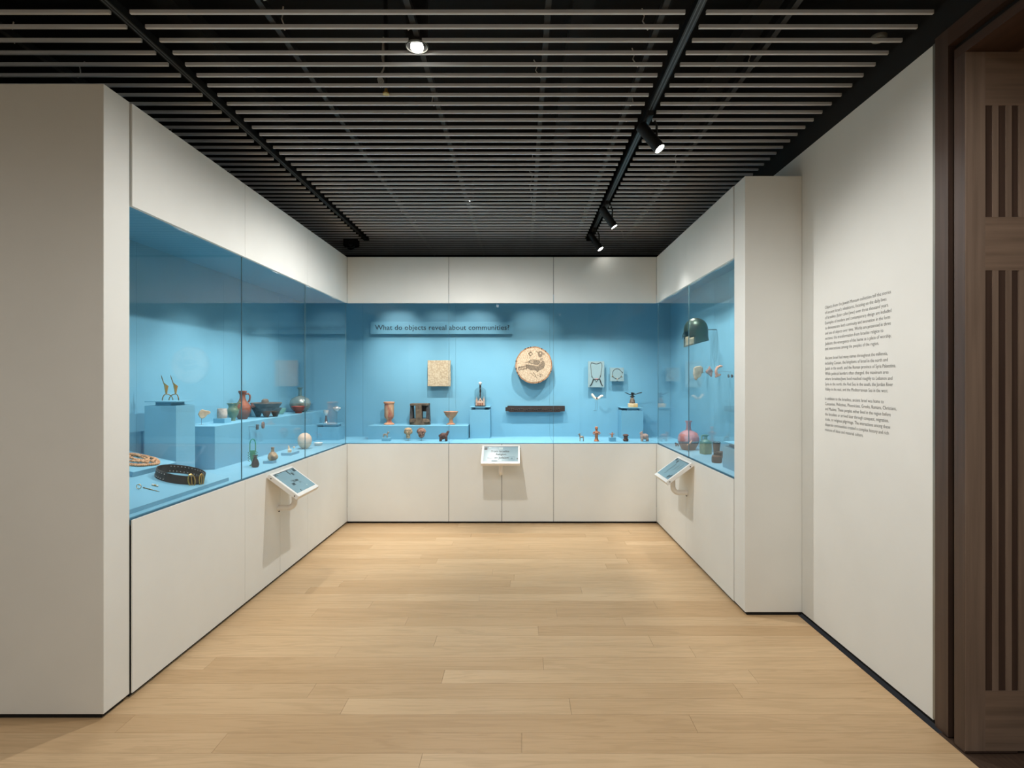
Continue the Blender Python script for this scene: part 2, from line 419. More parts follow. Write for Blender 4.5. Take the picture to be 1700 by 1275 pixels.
# jamb: two walnut strips with a dark groove between, and the head that carries on towards the viewer
dj = bpy.data.objects.new('trim_2', None); C.objects.link(dj); dj.location = (1.8, 2.4, 0); struct(dj, 'dark walnut door frame with a black groove')
dpart('jamb_strip', MB().box(TEXTX-.004, 2.0, 2.362, 2.4365, .004, 2.99), M['w_d'], dj)
dpart('jamb_groove', MB().box(TEXTX+.03, 2.0, 2.318, 2.3618, .004, 2.94), M['slot'], dj)
dpart('jamb_strip', MB().box(TEXTX-.012, 2.0, 2.262, 2.3178, .004, 2.83), M['w_d'], dj)
dpart('head_strip', MB().box(TEXTX-.004, 2.0, .38, 2.3617, 2.915, 2.99), M['w_y'], dj)
dpart('head_groove', MB().box(TEXTX+.03, 2.0, .38, 2.3177, 2.87, 2.9148), M['slot'], dj)
dpart('head_strip', MB().box(TEXTX-.012, 2.0, .38, 2.3177, 2.831, 2.8698), M['w_y'], dj)
dpart('soffit', MB().box(2.0, 3.2, .38, 2.40, 2.832, 2.87), M['w_x'], dj)
dpart('back_lining', MB().box(2.0, 3.2, 2.345, 2.40, 0, 2.831), M['slot'], dj)
dpart('side_lining', MB().box(3.15, 3.2, .38, 2.345, 0, 2.831), M['w_d'], dj)

# ---- ceiling
ce = struct(MB().box(-6.2, 2.1, -3.2, 7.4, 4.2, 4.3).build('ceiling', M['plenum']), 'black open ceiling with rows of slim grey slats')
ZSL = CH+1.6
segs = [(-5.9, -1.79), (-1.702, .711), (.803, 1.79)]
def slatmesh(L):
    p = [(-.0065, .003), (-.005, 0), (.005, 0), (.0065, .003), (.0065, .016), (-.0065, .016)]
    return p
def slatobj(a, b, y):
    key = (round(a, 3), round(b, 3))
    if key not in slatcache:
        p = slatmesh(0); n = len(p); L = b-a
        mb = MB(); mb.add([(0, q, r) for q, r in p]+[(L, q, r) for q, r in p],
                          [tuple(range(n)), tuple(range(n, 2*n))]+[(k, (k+1) % n, n+(k+1) % n, n+k) for k in range(n)])
        o = mb.build('slat', M['slat'], ce, loc=(a, y, ZSL)); slatcache[key] = o
    else:
        o = slatcache[key].copy(); C.objects.link(o); o.location = (a, y, ZSL)
    return o
slatcache = {}
for k in range(-19, 47):
    y = 2.44+.1003*k
    if y < 6.34:
        for a, b in segs: slatobj(a, b, y)
    else:
        slatobj(-5.9, 1.79, y)
for x in (-4.6, -3.5, -2.4, -1.12, -.49, .115, .62, 1.18):
    MB().box(x-.013, x+.013, .5, 7.2, ZSL+.0165, ZSL+.05).build('carrier', M['carrier'], ce)
# little spring clips that hold the slats to the carriers
cm = None
rc = random.Random(5)
for x in (-1.12, -.49, .115, .62, 1.18, -2.4):
    for k in range(-2, 40, 3):
        if rc.random() < .45: continue
        y = 2.44+.1003*(k+rc.choice((0, 1)))+.03; xx = x+rc.uniform(-.05, .05)
        if cm is None:
            cm = MB().tube([(0, 0, .012), (.018, .006, .024), (.03, .0, .045), (.02, .0, .07), (.045, .015, .09)], .003, 5).build('clip', M['wire'], ce, loc=(xx, y, ZSL)); continue
        o = cm.copy(); C.objects.link(o); o.location = (xx, y, ZSL); o.rotation_euler = (0, 0, rc.uniform(0, 6))
# ducts and beams high in the black void
for x in (-3.9, -2.0, .35, 1.4):
    MB().box(x-.06, x+.06, -1, 7.2, 3.62, 3.72).build('beam', M['plenum'], ce)

# ---- lighting tracks
def track(x, label):
    t = thing('lighting_track', label, 'track', (x, 3.4, ZSL))
    MB().box(-.018, .018, -2.9, 2.91, -.006, .03).build('channel', M['track'], t)
    for s in (-1, 1):
        MB().box(s*.008-.0022, s*.008+.0022, -2.9, 2.905, -.0072, -.0058).build('groove', M['trackline'], t)
    MB().box(-.03, .03, 2.86, 2.915, -.008, .034).build('end_cap', M['track'], t)
track(-1.746, 'black lighting track without lamps above the left display case')
track(.757, 'black lighting track carrying the spotlights on the right')

def head(y, d, label, cone, k):
    base = Vector((.757, y, ZSL-.006)); d = Vector(d).normalized()
    t = thing('track_spotlight', label, 'spotlight', tuple(base), group=None)
    MB().box(-.017, .017, -.07, .07, -.03, 0).build('adapter', M['track'], t)
    c = Vector((.01, 0, -.125))
    MB().tube([(.04, 0, -.03), (.052, 0, -.06), (.052, 0, -.15)], .007, 6).build('bracket', M['track'], t)
    q = d.to_track_quat('Z', 'Y').to_matrix().to_4x4()
    Mx = Matrix.Translation(c) @ q
    MB().lathe([(.0, -.095), (.03, -.095), (.034, -.09), (.034, .098), (.036, .10), (.036, .108), (.031, .108), (.031, .102), (0, .102)], 24, Mx).build('lamp_body', M['track'], t, smooth=True)
    MB().lathe([(0, .103), (.029, .103), (.029, .1045), (0, .1045)], 24, Mx).build('lens', M['lens'], t)
    p = base+c+d*.115
    spot('track_lamp', tuple(p), tuple(p+d), TRACK_W*k, cone, 1.0, .03, NEUT)
head(3.36, (.50, -.30, -.81), 'nearest black track spotlight with its lit lens in full view', 85, .35)
head(5.0, (.52, -.08, -.80), 'middle black track spotlight with its lens seen edge-on', 50, .45)
head(5.86, (.50, -.24, -.80), 'farthest black track spotlight at the end of the track', 44, .3)

# ---- recessed downlights
for i, (x, y) in enumerate(DOWN_FILL[:3]):
    lab = ('glaring round downlight above the slats near the front', 'small round downlight above the slats further back', 'black downlight can hidden above the slats')[i]
    t = thing('downlight', lab, 'downlight', (x, y, ZSL+(-.012 if i == 0 else .05)))
    z0 = 0.01
    MB().lathe([(.052, z0), (.056, z0), (.056, .22), (0, .22), (0, .216), (.05, .2), (.052, z0)], 24, caps=False).build('can', M['black'], t, smooth=True)
    MB().lathe([(.056, z0), (.0565, z0+.006), (.05, z0+.006), (.05, z0), (.056, z0)], 24, caps=False).build('trim_ring', M['alu'] if i == 0 else M['black'], t, smooth=True)
    if i == 0: MB().lathe([(0, -.004), (.03, -.004), (.03, .004), (0, .004)], 32, T(0, 0, .012) @ R(-22, 'X')).build('lens', M['lens'], t)
    if i == 1: MB().lathe([(0, -.002), (.018, -.002), (.018, .002), (0, .002)], 20, T(0, 0, .004)).build('lens', M['lens'], t)

# sprinkler with its pipe and wires, camera, smoke detector
sx, sy = -.754, 3.12
t = thing('sprinkler', 'brass ceiling sprinkler hanging with a tangle of pale wires', 'sprinkler', (sx, sy, ZSL))
MB().lathe([(0, .0), (.018, 0), (.019, .006), (.012, .012), (.008, .03), (0, .03)], 14).build('nozzle', M['brass'], t, smooth=True)
MB().tube([(0, 0, .03), (0, .01, .25), (-.02, .03, .9)], .012, 8).build('drop_pipe', M['carrier'], t)
for j in range(4):
    MB().tube([(-.012*j, .02, .05), (-.03-.008*j, .01*j, .1), (-.01, 0, .15), (.005-.01*j, .01, .21), (-.02, .02, .27+.02*j)], .0045, 5).build('wire', M['wire'], t)
MB().box(-.004, .075, .02, .024, .055, .061).build('bracket', M['brass'], t)
t = thing('security_camera', 'black dome security camera under the slats in the left corner', 'camera', (-1.935, 6.37, ZSL))
MB().lathe([(0, .012), (.088, .012), (.088, -.055), (.084, -.06), (0, -.06)], 28).build('housing', M['black'], t, smooth=True)
MB().ell((0, 0, 0), (.046, .046, .046), 20, 12, T(0, -.03, -.062)).build('dome', M['darkglass'], t, smooth=True)
MB().lathe([(.043, -.005), (.048, -.005), (.048, .005), (.043, .005), (.043, -.005)], 24, caps=False, M=T(0, -.03, -.064) @ R(40, 'X')).build('dome_ring', M['steel'], t, smooth=True)
MB().lathe([(0, 0), (.017, 0), (.017, .01), (0, .01)], 16, T(.008, -.062, -.068) @ R(70, 'X')).build('lens', M['steel'], t, smooth=True)
tag(MB().lathe([(0, 0), (.03, 0), (.034, .006), (.034, .02), (0, .02)], 20).build('smoke_detector', M['alu'], smooth=True, loc=((1459-CX)*2.66/F, 2.66, ZSL+.02)),
    'small round grey detector above the slats at the right', 'detector')

# ================================================================== DISPLAY CASES
def case(name, label, loc):
    return thing(name, label, 'display case', loc)
def put(par, name, mb, m, **k):
    o = mb.build(name, m, None, **k); o.parent = par; o.matrix_parent_inverse = Matrix.Translation(-Vector(par.location)); return o
G = .0016
GT = .008
# --- left case
cl = case('display_case', 'white wall display case with blue interior along the left side', (GX, 4.3, 0))
for a, b in zip([LY0, 3.752, 4.295, 4.851], [3.752, 4.295, 4.851, GY]):
    put(cl, 'base_panel', MB().box(GX-.006, GX, a+G, b-G, .022, ZS-.006), M['white'])
for a, b in zip(SEAM_L, SEAM_L[1:]):
    put(cl, 'fascia_panel', MB().box(GX-.02, GX, a+G, b-G, ZG, ZT), M['white'])
    put(cl, 'glass_pane', MB().box(GX-.028, GX-.02, a+.002, b-.002 if b < GY else GY+.026, ZS-.0052, ZC+.02), M['glass'])
    put(cl, 'glass_joint', MB().box(GX-.0275, GX-.0205, b-.0011, b+.0011, ZS, ZG+.02), M['joint']) if b < GY else None
    put(cl, 'deck_panel', MB().box(WX, GX-.029, a+.0006, (b if b < GY else WY)-.0006, ZS-.02, ZS), M['blue'])
put(cl, 'sill_channel', MB().box(GX-.0285, GX-.0064, LY0, GY, ZS-.03, ZS-.0055), M['teal'])
for a, b in zip([LY0+.008, 3.77, 4.875, 5.98], [3.77, 4.875, 5.98, WY]):
    put(cl, 'back_panel', MB().box(WX-.02, WX, a+.0007, b-.0007, ZS-.02, ZC+.02), M['blue'])
put(cl, 'end_panel', MB().box(WX, GX-.02, LY0-.01, LY0+.008, ZS-.02, ZC+.2), M['blue'])
put(cl, 'ceiling_panel', MB().box(WX, GX-.21, LY0+.008, WY, ZC, ZC+.02), M['blue'])
put(cl, 'light_slot', MB().box(WX-.02, GX-.02, LY0-.008, WY+.02, ZC+.24, ZC+.26), M['black'])
put(cl, 'carcass', MB().box(WX-.04, GX-.0205, LY0-.008, GY+.022, .022, ZS-.031), M['kick'])
put(cl, 'carcass', MB().box(WX-.04, WX-.0205, LY0-.012, WY+.05, ZS-.031, ZT-.01), M['kick'])
put(cl, 'carcass', MB().box(GX-.04, GX-.0205, LY0-.012, WY+.02, ZC+.262, ZT-.002), M['kick'])
put(cl, 'toe_kick', MB().box(WX, GX-.02, LY0+.01, GY+.03, 0, .0222), M['kick'])
# --- back case
cb = case('display_case', 'white wall display case with blue interior across the back', (-.2, GY, 0))
for a, b in zip([GX, -.772, -.21, .338], [-.772, -.21, .338, RX]):
    put(cb, 'base_panel', MB().box(a+G+.0008, b-G-.0008, GY, GY+.006, .022, ZS-.006), M['white'])
for a, b in zip(SEAM_B, SEAM_B[1:]):
    put(cb, 'fascia_panel', MB().box(a+G+.0012, b-G-.0012, GY, GY+.02, ZG, ZT), M['white'])
    put(cb, 'glass_pane', MB().box((a if a > GX else GX-.018)+.002, (b if b < RX else RX+.018)-.002, GY+.02, GY+.028, ZS-.0052, ZC+.02), M['glass'])
    if b < RX: put(cb, 'glass_joint', MB().box(b-.0011, b+.0011, GY+.0205, GY+.0275, ZS, ZG+.02), M['joint'])
    put(cb, 'deck_panel', MB().box((a if a > GX else GX-.028)+.0012, (b if b < RX else RX+.028)-.0012, GY+.029, WY, ZS-.02, ZS), M['blue'])
put(cb, 'sill_channel', MB().box(GX, RX, GY+.0064, GY+.0285, ZS-.03, ZS-.0055), M['teal'])
for a, b in zip([WX, -1.89, -.784, .335], [-1.89, -.784, .335, WR]):
    put(cb, 'back_panel', MB().box(a+.0007, b-.0007, WY, WY+.02, ZS-.02, ZC+.02), M['blue'])
put(cb, 'ceiling_panel', MB().box(GX-.209, RX+.13, GY+.22, WY, ZC, ZC+.02), M['blue'])
put(cb, 'light_slot', MB().box(GX-.019, RX+.03, GY+.02, WY+.02, ZC+.241, ZC+.259), M['black'])
put(cb, 'carcass', MB().box(GX, RX, GY+.0205, WY, .022, ZS-.031), M['kick'])
put(cb, 'carcass', MB().box(WX-.04, WR+.02, WY+.0205, WY+.05, 0, ZT-.01), M['kick'])
put(cb, 'carcass', MB().box(GX, RX, GY+.0205, GY+.05, ZC+.262, ZT-.002), M['kick'])
put(cb, 'toe_kick', MB().box(GX, RX, GY+.02, GY+.3, 0, .0222), M['kick'])
for x in (GX-.022, RX+.022):
    put(cb, 'corner_joint', MB().box(x-.002, x+.002, GY+.02, GY+.028, ZS, ZG+.02), M['joint'])
# --- right case
cr = case('display_case', 'narrow white wall display case with blue interior on the right', (RX, 4.9, 0))
for a, b in zip(SEAM_R, SEAM_R[1:]):
    put(cr, 'base_panel', MB().box(RX, RX+.006, a+G, b-G, .022, ZS-.006), M['white'])
    put(cr, 'fascia_panel', MB().box(RX, RX+.02, a+G, b-G, ZG, ZT), M['white'])
    put(cr, 'glass_pane', MB().box(RX+.02, RX+.028, a+.002, b-.002 if b < GY else GY+.026, ZS-.0052, ZC+.02), M['glass'])
    if b < GY: put(cr, 'glass_joint', MB().box(RX+.0205, RX+.0275, b-.0011, b+.0011, ZS, ZG+.02), M['joint'])
    put(cr, 'deck_panel', MB().box(RX+.029, WR, a+.0006, (b if b < GY else WY)-.0006, ZS-.02, ZS), M['blue'])
put(cr, 'sill_channel', MB().box(RX+.0064, RX+.0285, RY0, GY, ZS-.03, ZS-.0055), M['teal'])
for a, b in zip([RY0+.008, 4.3, 4.78, 5.16], [4.3, 4.78, 5.16, WY]):
    put(cr, 'back_panel', MB().box(WR, WR+.02, a+.0007, b-.0007, ZS-.02, ZC+.02), M['blue'])
put(cr, 'end_panel', MB().box(RX+.02, WR, RY0-.001, RY0+.008, ZS-.02, ZC+.2), M['blue'])
put(cr, 'ceiling_panel', MB().box(RX+.132, WR, RY0+.008, WY, ZC, ZC+.02), M['blue'])
put(cr, 'light_slot', MB().box(RX+.031, WR+.02, RY0, WY+.02, ZC+.24, ZC+.26), M['black'])
put(cr, 'carcass', MB().box(RX+.0205, WR+.024, RY0, GY+.022, .022, ZS-.031), M['kick'])
put(cr, 'carcass', MB().box(RX+.0205, RX+.03, RY0, WY, ZC+.262, ZT-.002), M['kick'])
put(cr, 'toe_kick', MB().box(RX+.02, WR, RY0, GY+.03, 0, .0222), M['kick'])

# small spots hidden in the light slots behind the fascias
def caselamp(par, loc, target, wts, size=75, blend=.7):
    d = (Vector(target)-Vector(loc)).normalized()
    Mx = Matrix.Translation(Vector(loc)-d*.012) @ d.to_track_quat('Z', 'Y').to_matrix().to_4x4()
    put(par, 'lamp_head', MB().lathe([(0, -.05), (.018, -.05), (.018, .008), (.016, .008), (.016, 0), (0, 0)], 14, Mx), M['black'], smooth=True)
    spot('case_lamp', loc, target, wts, size, blend, .012, CASEC)
for y, k in ((3.1, 1.0), (4.3, 1.25), (4.95, 1.0), (5.6, .9)):
    caselamp(cl, (GX-.10, y, ZC+.035), (GX-.36, y+.06, .85), CASE_W*k*1.3, 100, 1.0)
for x, k in ((-1.5, .8), (-.97, .9), (-.38, 1.0), (.15, 1.1), (.70, 1.1), (1.15, .7)):
    caselamp(cb, (x, GY+.12, ZC+.03), (x, GY+.33, .85), CASE_W*k*1.45, 104, 1.0)
for x, k in ((-1.46, .45), (-.53, .45), (-.95, .25), (.12, .25)):
    caselamp(cb, (x+.03, GY+.085, ZC+.022), (x, WY, 2.0), CASE_W*k, 62, .9)
for y, k in ((4.05, .9), (4.7, .9), (5.3, .8), (5.9, .5)):
    caselamp(cr, (RX+.07, y, ZC+.11), (WR-.12, y, 1.0), CASE_W*k*1.15, 100, 1.0)

# ================================================================== LETTERING ON THE WALL
para = [
 [('Objects from the Jewish Museum collection tell the stories', 635), ('of ancient Israel’s inhabitants, focusing on the daily lives', 600), ('of Israelites (later called Jews) over three thousand years.', 617),
  ('Examples of modern and contemporary design are included', 638), ('to demonstrate both continuity and innovation in the form', 628), ('and use of objects over time. Works are presented in three', 633),
  ('sections: the transformation from Israelite religion to', 577), ('Judaism; the emergence of the home as a place of worship;', 637), ('and interactions among the peoples of the region.', 543)],
 [('Ancient Israel had many names throughout the millennia,', 610), ('including Canaan, the kingdoms of Israel in the north and', 610), ('Judah in the south, and the Roman province of Syria Palaestina.', 672),
  ('While political borders often changed, the maximum area', 616), ('where Israelites/Jews lived reached roughly to Lebanon and', 645), ('Syria in the north, the Red Sea in the south, the Jordan River', 650), ('Valley in the east, and the Mediterranean Sea in the west.', 612)],
 [('In addition to the Israelites, ancient Israel was home to', 580), ('Canaanites, Philistines, Phoenicians, Greeks, Romans, Christians,', 677), ('and Muslims. These peoples either lived in the region before', 633),
  ('the Israelites or arrived later through conquest, migration,', 617), ('trade, or religious pilgrimage. The interactions among these', 628), ('disparate communities created a complex history and rich', 617), ('mixture of ideas and material culture.', 425)]]
tw = thing('wall_text', 'introduction text in small dark letters on the white right wall', 'wall text', (TEXTX, 3.325, 1.22))
zl = 1.932; STEP = .0306
for pg in para:
    mb = MB()
    for s, e in pg:
        wd = 3.325-F*TEXTX/(1340+e/4.556-CX)
        v, f = textmesh(s, wd, .0262, -.008)
        mb.add([(TEXTX-.0008, 3.325-p[0], zl+p[1]) for p in v], f)
        zl -= STEP
    zl -= STEP*.8
    put(tw, 'paragraph', mb, M['inkwall'])

# title sign on the back wall of the case
YS = WY-.055
xa, za = py_(615, 554.4, YS); xb, zb = py_(852, 534, YS)
ts = thing('title_sign', 'long blue title board lettered with a question on the back wall', 'sign', ((xa+xb)/2, YS, za))
put(ts, 'board', MB().box(xa, xb, YS, YS+.02, za, zb), M['blue'])
put(ts, 'spacer', MB().box(xa+.1, xb-.1, YS+.02, WY, za+.04, zb-.04), M['blue'])
ta, _ = py_(622.5, 550, YS); tb, _ = py_(845.5, 550, YS)
v, f = textmesh('What do objects reveal about communities?', tb-ta, .083, .006)
zt_ = py_(700, 547.6, YS)[1]
put(ts, 'lettering', MB().add([(ta+p[0], YS-.001, zt_+p[1]) for p in v], f), M['inkblue'])

# ================================================================== TABLETS ON ARMS
def tablet(loc, rotz, label, lines, marks):
    t = thing('information_tablet', label, 'tablet', loc, (0, 0, rotz))
    # local frame: x along the panel, -y out from the panel, z up; origin on the panel under the tablet
    W2, Dp = .20, .272
    tilt = math.radians(36.5)
    Mx = T(0, -.24, .67) @ R(36.5, 'X')
    MB().box(-W2, W2, 0, Dp, -.034, 0, Mx).build('frame', M['plastic'], t, bevel=.004)
    s = MB().box(-W2+.024, W2-.02, .03, Dp-.024, -.002, .0006, Mx).build('screen', M['screen'], t)
    MB().box(-W2+.022, W2-.018, Dp-.0245, Dp-.019, -.001, .0014, Mx).build('screen_edge', M['scrdark'], t)
    for (x0_, x1_, y0_, y1_, mm) in marks:
        MB().box(x0_, x1_, y0_, y1_, .0006, .0011, Mx).build('screen_mark', M[mm], s)
    for (txt, xc, yb, wd, hh, mm) in lines:
        v, f = textmesh(txt, wd, hh, .008)
        MB().add([(p[0]+xc-wd/2, p[1]+yb, .0014) for p in v], f, Mx).build('lettering', M[mm], s)
    for sx_ in (-1, 1):
        for yy in (.03, Dp-.03):
            MB().lathe([(0, 0), (.0045, 0), (.0045, .003), (0, .003)], 10, Mx @ T(sx_*(W2+.0005), yy, -.018) @ R(90*sx_, 'Y')).build('screw', M['screw'], t)
    pts = [(0, 0, .545)]
    for k in range(7):
        a = PI/2*k/6
        pts.append((0, -.075-.05*math.sin(a), .595-.05*math.cos(a)))
    pts.append((0, -.125, .735))
    MB().tube(pts, .0215, 14).build('arm', M['plastic'], t, smooth=True)
    MB().lathe([(0, 0), (.026, 0), (.026, .006), (0, .006)], 18, T(0, 0, .545) @ R(90, 'X')).build('wall_plate', M['plastic'], t, smooth=True)
    MB().box(-.004, .004, -.012, -.002, .513, .521).build('clip', M['screw'], t)
tablet(((830.5-CX)*5.70/F, GY, 0), 0, 'white framed touch tablet on the back case reading From Israelite Religion to Judaism',
       [('From Israelite', -.005, .165, .185, .042, 'ink'), ('Religion', .005, .120, .105, .042, 'ink'), ('to Judaism', .012, .070, .145, .042, 'ink')],
       [(-.172, -.140, .20, .236, 'scrdark'), (-.125, -.10, .222, .243, 'scrpale'), (-.02, .022, .205, .238, 'scrpale'), (-.135, -.085, .078, .084, 'scrdark'),
        (-.09, -.035, .031, .044, 'inkgrey'), (-.02, .012, .035, .05, 'scrpale'), (.085, .145, .05, .053, 'inkgrey'), (.085, .145, .097, .10, 'inkgrey'),
        (.142, .145, .05, .10, 'inkgrey'), (.085, .088, .05, .10, 'inkgrey'), (.105, .125, .062, .085, 'inkgrey'), (.168, .178, .06, .082, 'scrdark')])
tablet((GX, 4.262, 0), PI/2, 'white framed touch tablet on the left case reading At Home',
       [('At Home', .0, .125, .085, .042, 'ink')],
       [(-.172, -.145, .232, .243, 'scrdark'), (-.135, -.125, .228, .24, 'scrdark'), (-.10, -.055, .10, .124, 'scrdark'), (-.06, -.04, .14, .152, 'inkgrey'),
        (.02, .05, .10, .115, 'inkgrey'), (.06, .078, .055, .068, 'scrpale'), (-.09, -.078, .032, .05, 'scrdark'), (.03, .045, .20, .245, 'scrdark'),
        (.06, .085, .185, .215, 'scrdark'), (.095, .105, .20, .24, 'inkgrey'), (.13, .172, .215, .243, 'scrdark')])
tablet((RX, 4.84, 0), -PI/2, 'white framed touch tablet on the right case with blurred grey lines',
       [],
       [(-.172, -.12, .225, .243, 'scrdark'), (-.09, -.06, .205, .235, 'scrdark'), (-.05, -.04, .06, .20, 'inkgrey'), (-.03, -.02, .07, .19, 'inkgrey'),
        (.03, .04, .12, .20, 'inkgrey'), (.05, .06, .13, .19, 'inkgrey'), (.10, .13, .04, .075, 'scrdark'), (.14, .165, .05, .09, 'scrdark'), (.10, .11, .15, .22, 'inkgrey')])

# ================================================================== PLINTHS AND BLOCKS
def block(name, label, x0, x1, y0, y1, z0, z1, cat='plinth'):
    o = MB().box(x0-(x0+x1)/2, x1-(x0+x1)/2, y0-(y0+y1)/2, y1-(y0+y1)/2, 0, z1-z0).build(name, M['blue'], loc=((x0+x1)/2, (y0+y1)/2, z0), bevel=.0008)
    return tag(o, label, cat)
def shelfplinth(label, x0, x1, y0, y1, z0, z1, zp, rx0, rx1, over=.0):
    cx, cy = (x0+x1)/2, (y0+y1)/2
    t = thing('display_plinth', label, 'plinth', (cx, cy, z0))
    put(t, 'body', MB().box(x0, x1, y0, y1, z0, z1), M['blue'], bevel=.0008)
    put(t, 'riser', MB().box(rx0, rx1, y0+.03, y1-.03, z1, zp-.007), M['blue'])
    put(t, 'top_plate', MB().box(x0-over, x1+over, y0-over, y1+over, zp-.007, zp), M['blue'])
    return t
shelfplinth('tall blue plinth with a raised plate in the left case', -2.488, -2.28, 3.70, 3.916, ZS, 1.342, 1.373, -2.435, -2.335)
ZB = 1.169
block('display_plinth', 'long low blue plinth against the wall of the left case', WX+.001, -2.28, 4.168, WY-.001, ZS, ZB)
shelfplinth('small blue plinth with an overhanging plate in the far left corner', -2.278, -2.04, 6.25, 6.45, ZS, .995, 1.032, -2.22, -2.07)
ZF = 1.004
block('display_plinth', 'wide low blue plinth at the left of the back case', -1.741, -.61, 6.346, WY-.001, ZS, ZF)
shelfplinth('blue plinth under the glass dome in the back case', -.598, -.366, 6.475, WY-.002, ZS, 1.177, 1.213, -.535, -.43)
shelfplinth('blue plinth under the winged bronze figure in the back case', 1.146, 1.395, 6.43, WY-.002, ZS, 1.171, 1.204, 1.215, 1.335)
shelfplinth('blue plinth at the near end of the right case', 1.542, 1.755, 3.87, 4.30, ZS, 1.01, 1.047, 1.58, 1.72)

# sloped display board with the belt, necklace board on it
SL = .235; SA = math.atan(SL)
def wz(X): return .872+SL*(-1.925-X)
o = MB().add([(-1.925, 2.675, wz(-1.925)), (-1.925, 3.686, wz(-1.925)), (-2.575, 3.686, wz(-2.575)), (-2.575, 2.675, wz(-2.575)),
              (-1.925, 2.675, ZS+.001), (-1.925, 3.686, ZS+.001), (-2.575, 3.686, ZS+.001), (-2.575, 2.675, ZS+.001)],
             [(0,1,2,3), (4,5,6,7), (0,1,5,4), (1,2,6,5), (2,3,7,6), (3,0,4,7)]).build('sloped_board', M['blue'])
tag(o, 'sloped blue display board at the near end of the left case', 'display board')
bx = -2.25; bo = (bx, 3.445, wz(bx)+.0005)
o = MB().box(-.335, 0, -.205, .205, 0, .03).build('display_board', M['blue'], loc=bo, rot=(0, SA, 0), bevel=.0008)
tag(o, 'small blue board under the beaded necklace on the slope', 'display board')

# necklace: rings of beads
def beads(mb, pts, r, n=6, closed=True):
    N = len(pts)
    for i, p in enumerate(pts):
        mb.ell(p, (r*(.85+.3*random.random()), r*(.85+.3*random.random()), r*.9), n, 5)
    return mb
rn = random.Random(9)
nk = thing('bead_necklace', 'broad tan bead necklace spread on the small blue board', 'necklace', (bx-.135*math.cos(SA), 3.46, wz(bx)+.135*math.sin(SA)+.031), (0, SA, 0))
for j, (ra, rb, ox, oy) in enumerate([(.115, .135, 0, 0), (.106, .122, .0, .006), (.075, .09, -.03, .02), (.09, .06, -.02, .06)]):
    N = int(2*PI*(ra+rb)/2/.013)
    pts = [(ox+ra*math.cos(2*PI*k/N)*(1+.05*math.sin(5*2*PI*k/N+j)), oy+rb*math.sin(2*PI*k/N), .008+.005*(j > 1)) for k in range(N)]
    beads(MB(), pts, .0085).build('strand', M['bead'], nk, smooth=True)
for j in range(3):
    pts = [(-.11+.2*q/14.0+.012*math.sin(q*.9+j*2), .07-.055*j+.03*math.sin(q*.45+j), .013) for q in range(15)]
    beads(MB(), pts, .009).build('strand', M['bead'], nk, smooth=True)

# belt
bl = thing('leather_belt', 'dark leather belt with rivets and two brass buckles, coiled on the slope', 'belt', (-2.085, 3.42, wz(-2.085)+.002), (0, SA, 0))
N = 56; mb = MB(); vs_ = []; fs = []
for k in range(N):
    a = 2*PI*k/N; x, y = .13*math.cos(a), .12*math.sin(a)
    nx, ny = math.cos(a), math.sin(a)
    for (dr_, z) in ((0, 0), (0, .051), (.005, .051), (.005, 0)): vs_.append((x+nx*dr_, y+ny*dr_, z))
for k in range(N):
    k2 = (k+1) % N
    for q in range(4): fs.append((k*4+q, k2*4+q, k2*4+(q+1) % 4, k*4+(q+1) % 4))
strap = mb.add(vs_, fs).build('strap', M['leather'], bl, smooth=True)
rv = None
for a in list(range(20, 150, 9))+list(range(196, 262, 9)):
    for z in (.010, .041):
        q = math.radians(a); p = (.1355*math.cos(q), .1255*math.sin(q), z)
        if a < 180: p = (.1295*math.cos(q), .1195*math.sin(q), z)
        if rv is None: rv = MB().ell((0, 0, 0), (.0032, .0032, .0032), 6, 4).build('rivet', M['silver'], strap, loc=p)
        else:
            r2 = rv.copy(); C.objects.link(r2); r2.location = p
for a in (-36, -8):
    q = math.radians(a); c = Vector((.142*math.cos(q), .133*math.sin(q), .028)); tx = Vector((-math.sin(q), math.cos(q), 0))
    pts = [c+tx*(.02*math.cos(2*PI*k/12)-.012*math.sin(2*PI*k/12))+Vector((0, 0, .038*math.sin(2*PI*k/12))) for k in range(12)]
    MB().tube(pts, .0036, 7, closed=True).build('buckle', M['gold'], bl, smooth=True)
    MB().tube([c+tx*.01+Vector((0, 0, -.032)), c-tx*.01+Vector((0, 0, .034))], .003, 6).build('buckle_tongue', M['gold'], bl)
def onslope(px, py):
    k = (CX-px)/F; m_ = (py-CY)/F
    Y = (CH-.872+SL*1.925)/(m_+SL*k); return -k*Y, Y
x, y = onslope(230.5, 813)
t = thing('finger_ring', 'little gold ring standing upright on a stem on the slope', 'ring', (x, y, wz(x)))
MB().tube([(.0125*math.cos(2*PI*k/18), 0, .0175+.0125*math.sin(2*PI*k/18)) for k in range(18)], .0018, 6, closed=True).build('band', M['gold'], t, smooth=True)
MB().ell((.002, 0, .027), (.005, .003, .004), 8, 6).build('stone', M['irid'], t, smooth=True)
MB().tube([(0, 0, 0), (0, 0, .007)], .0012, 5).build('stem', M['steel'], t)
xa_, ya_ = onslope(238.5, 810.5); xb_, yb_ = onslope(264.5, 817); x, y = (xa_+xb_)/2, (ya_+yb_)/2; pang = math.atan2(yb_-ya_, xb_-xa_)
t = thing('dress_pin', 'long thin patterned pin lying on the slope', 'pin', (x, y, wz(x)+.003), (0, SA, pang))
MB().tube([(-.048, 0, 0), (-.042, 0, 0), (0, 0, 0), (.048, 0, 0)], [.003, .0028, .0022, .001], 7).build('shaft', M['darkbrass'], t, smooth=True)
for k in range(5): MB().ell((-.035+k*.016, 0, 0), (.003, .0032, .0032), 7, 5).build('collar', M['gold'], t, smooth=True)
x, y = onslope(257, 807)
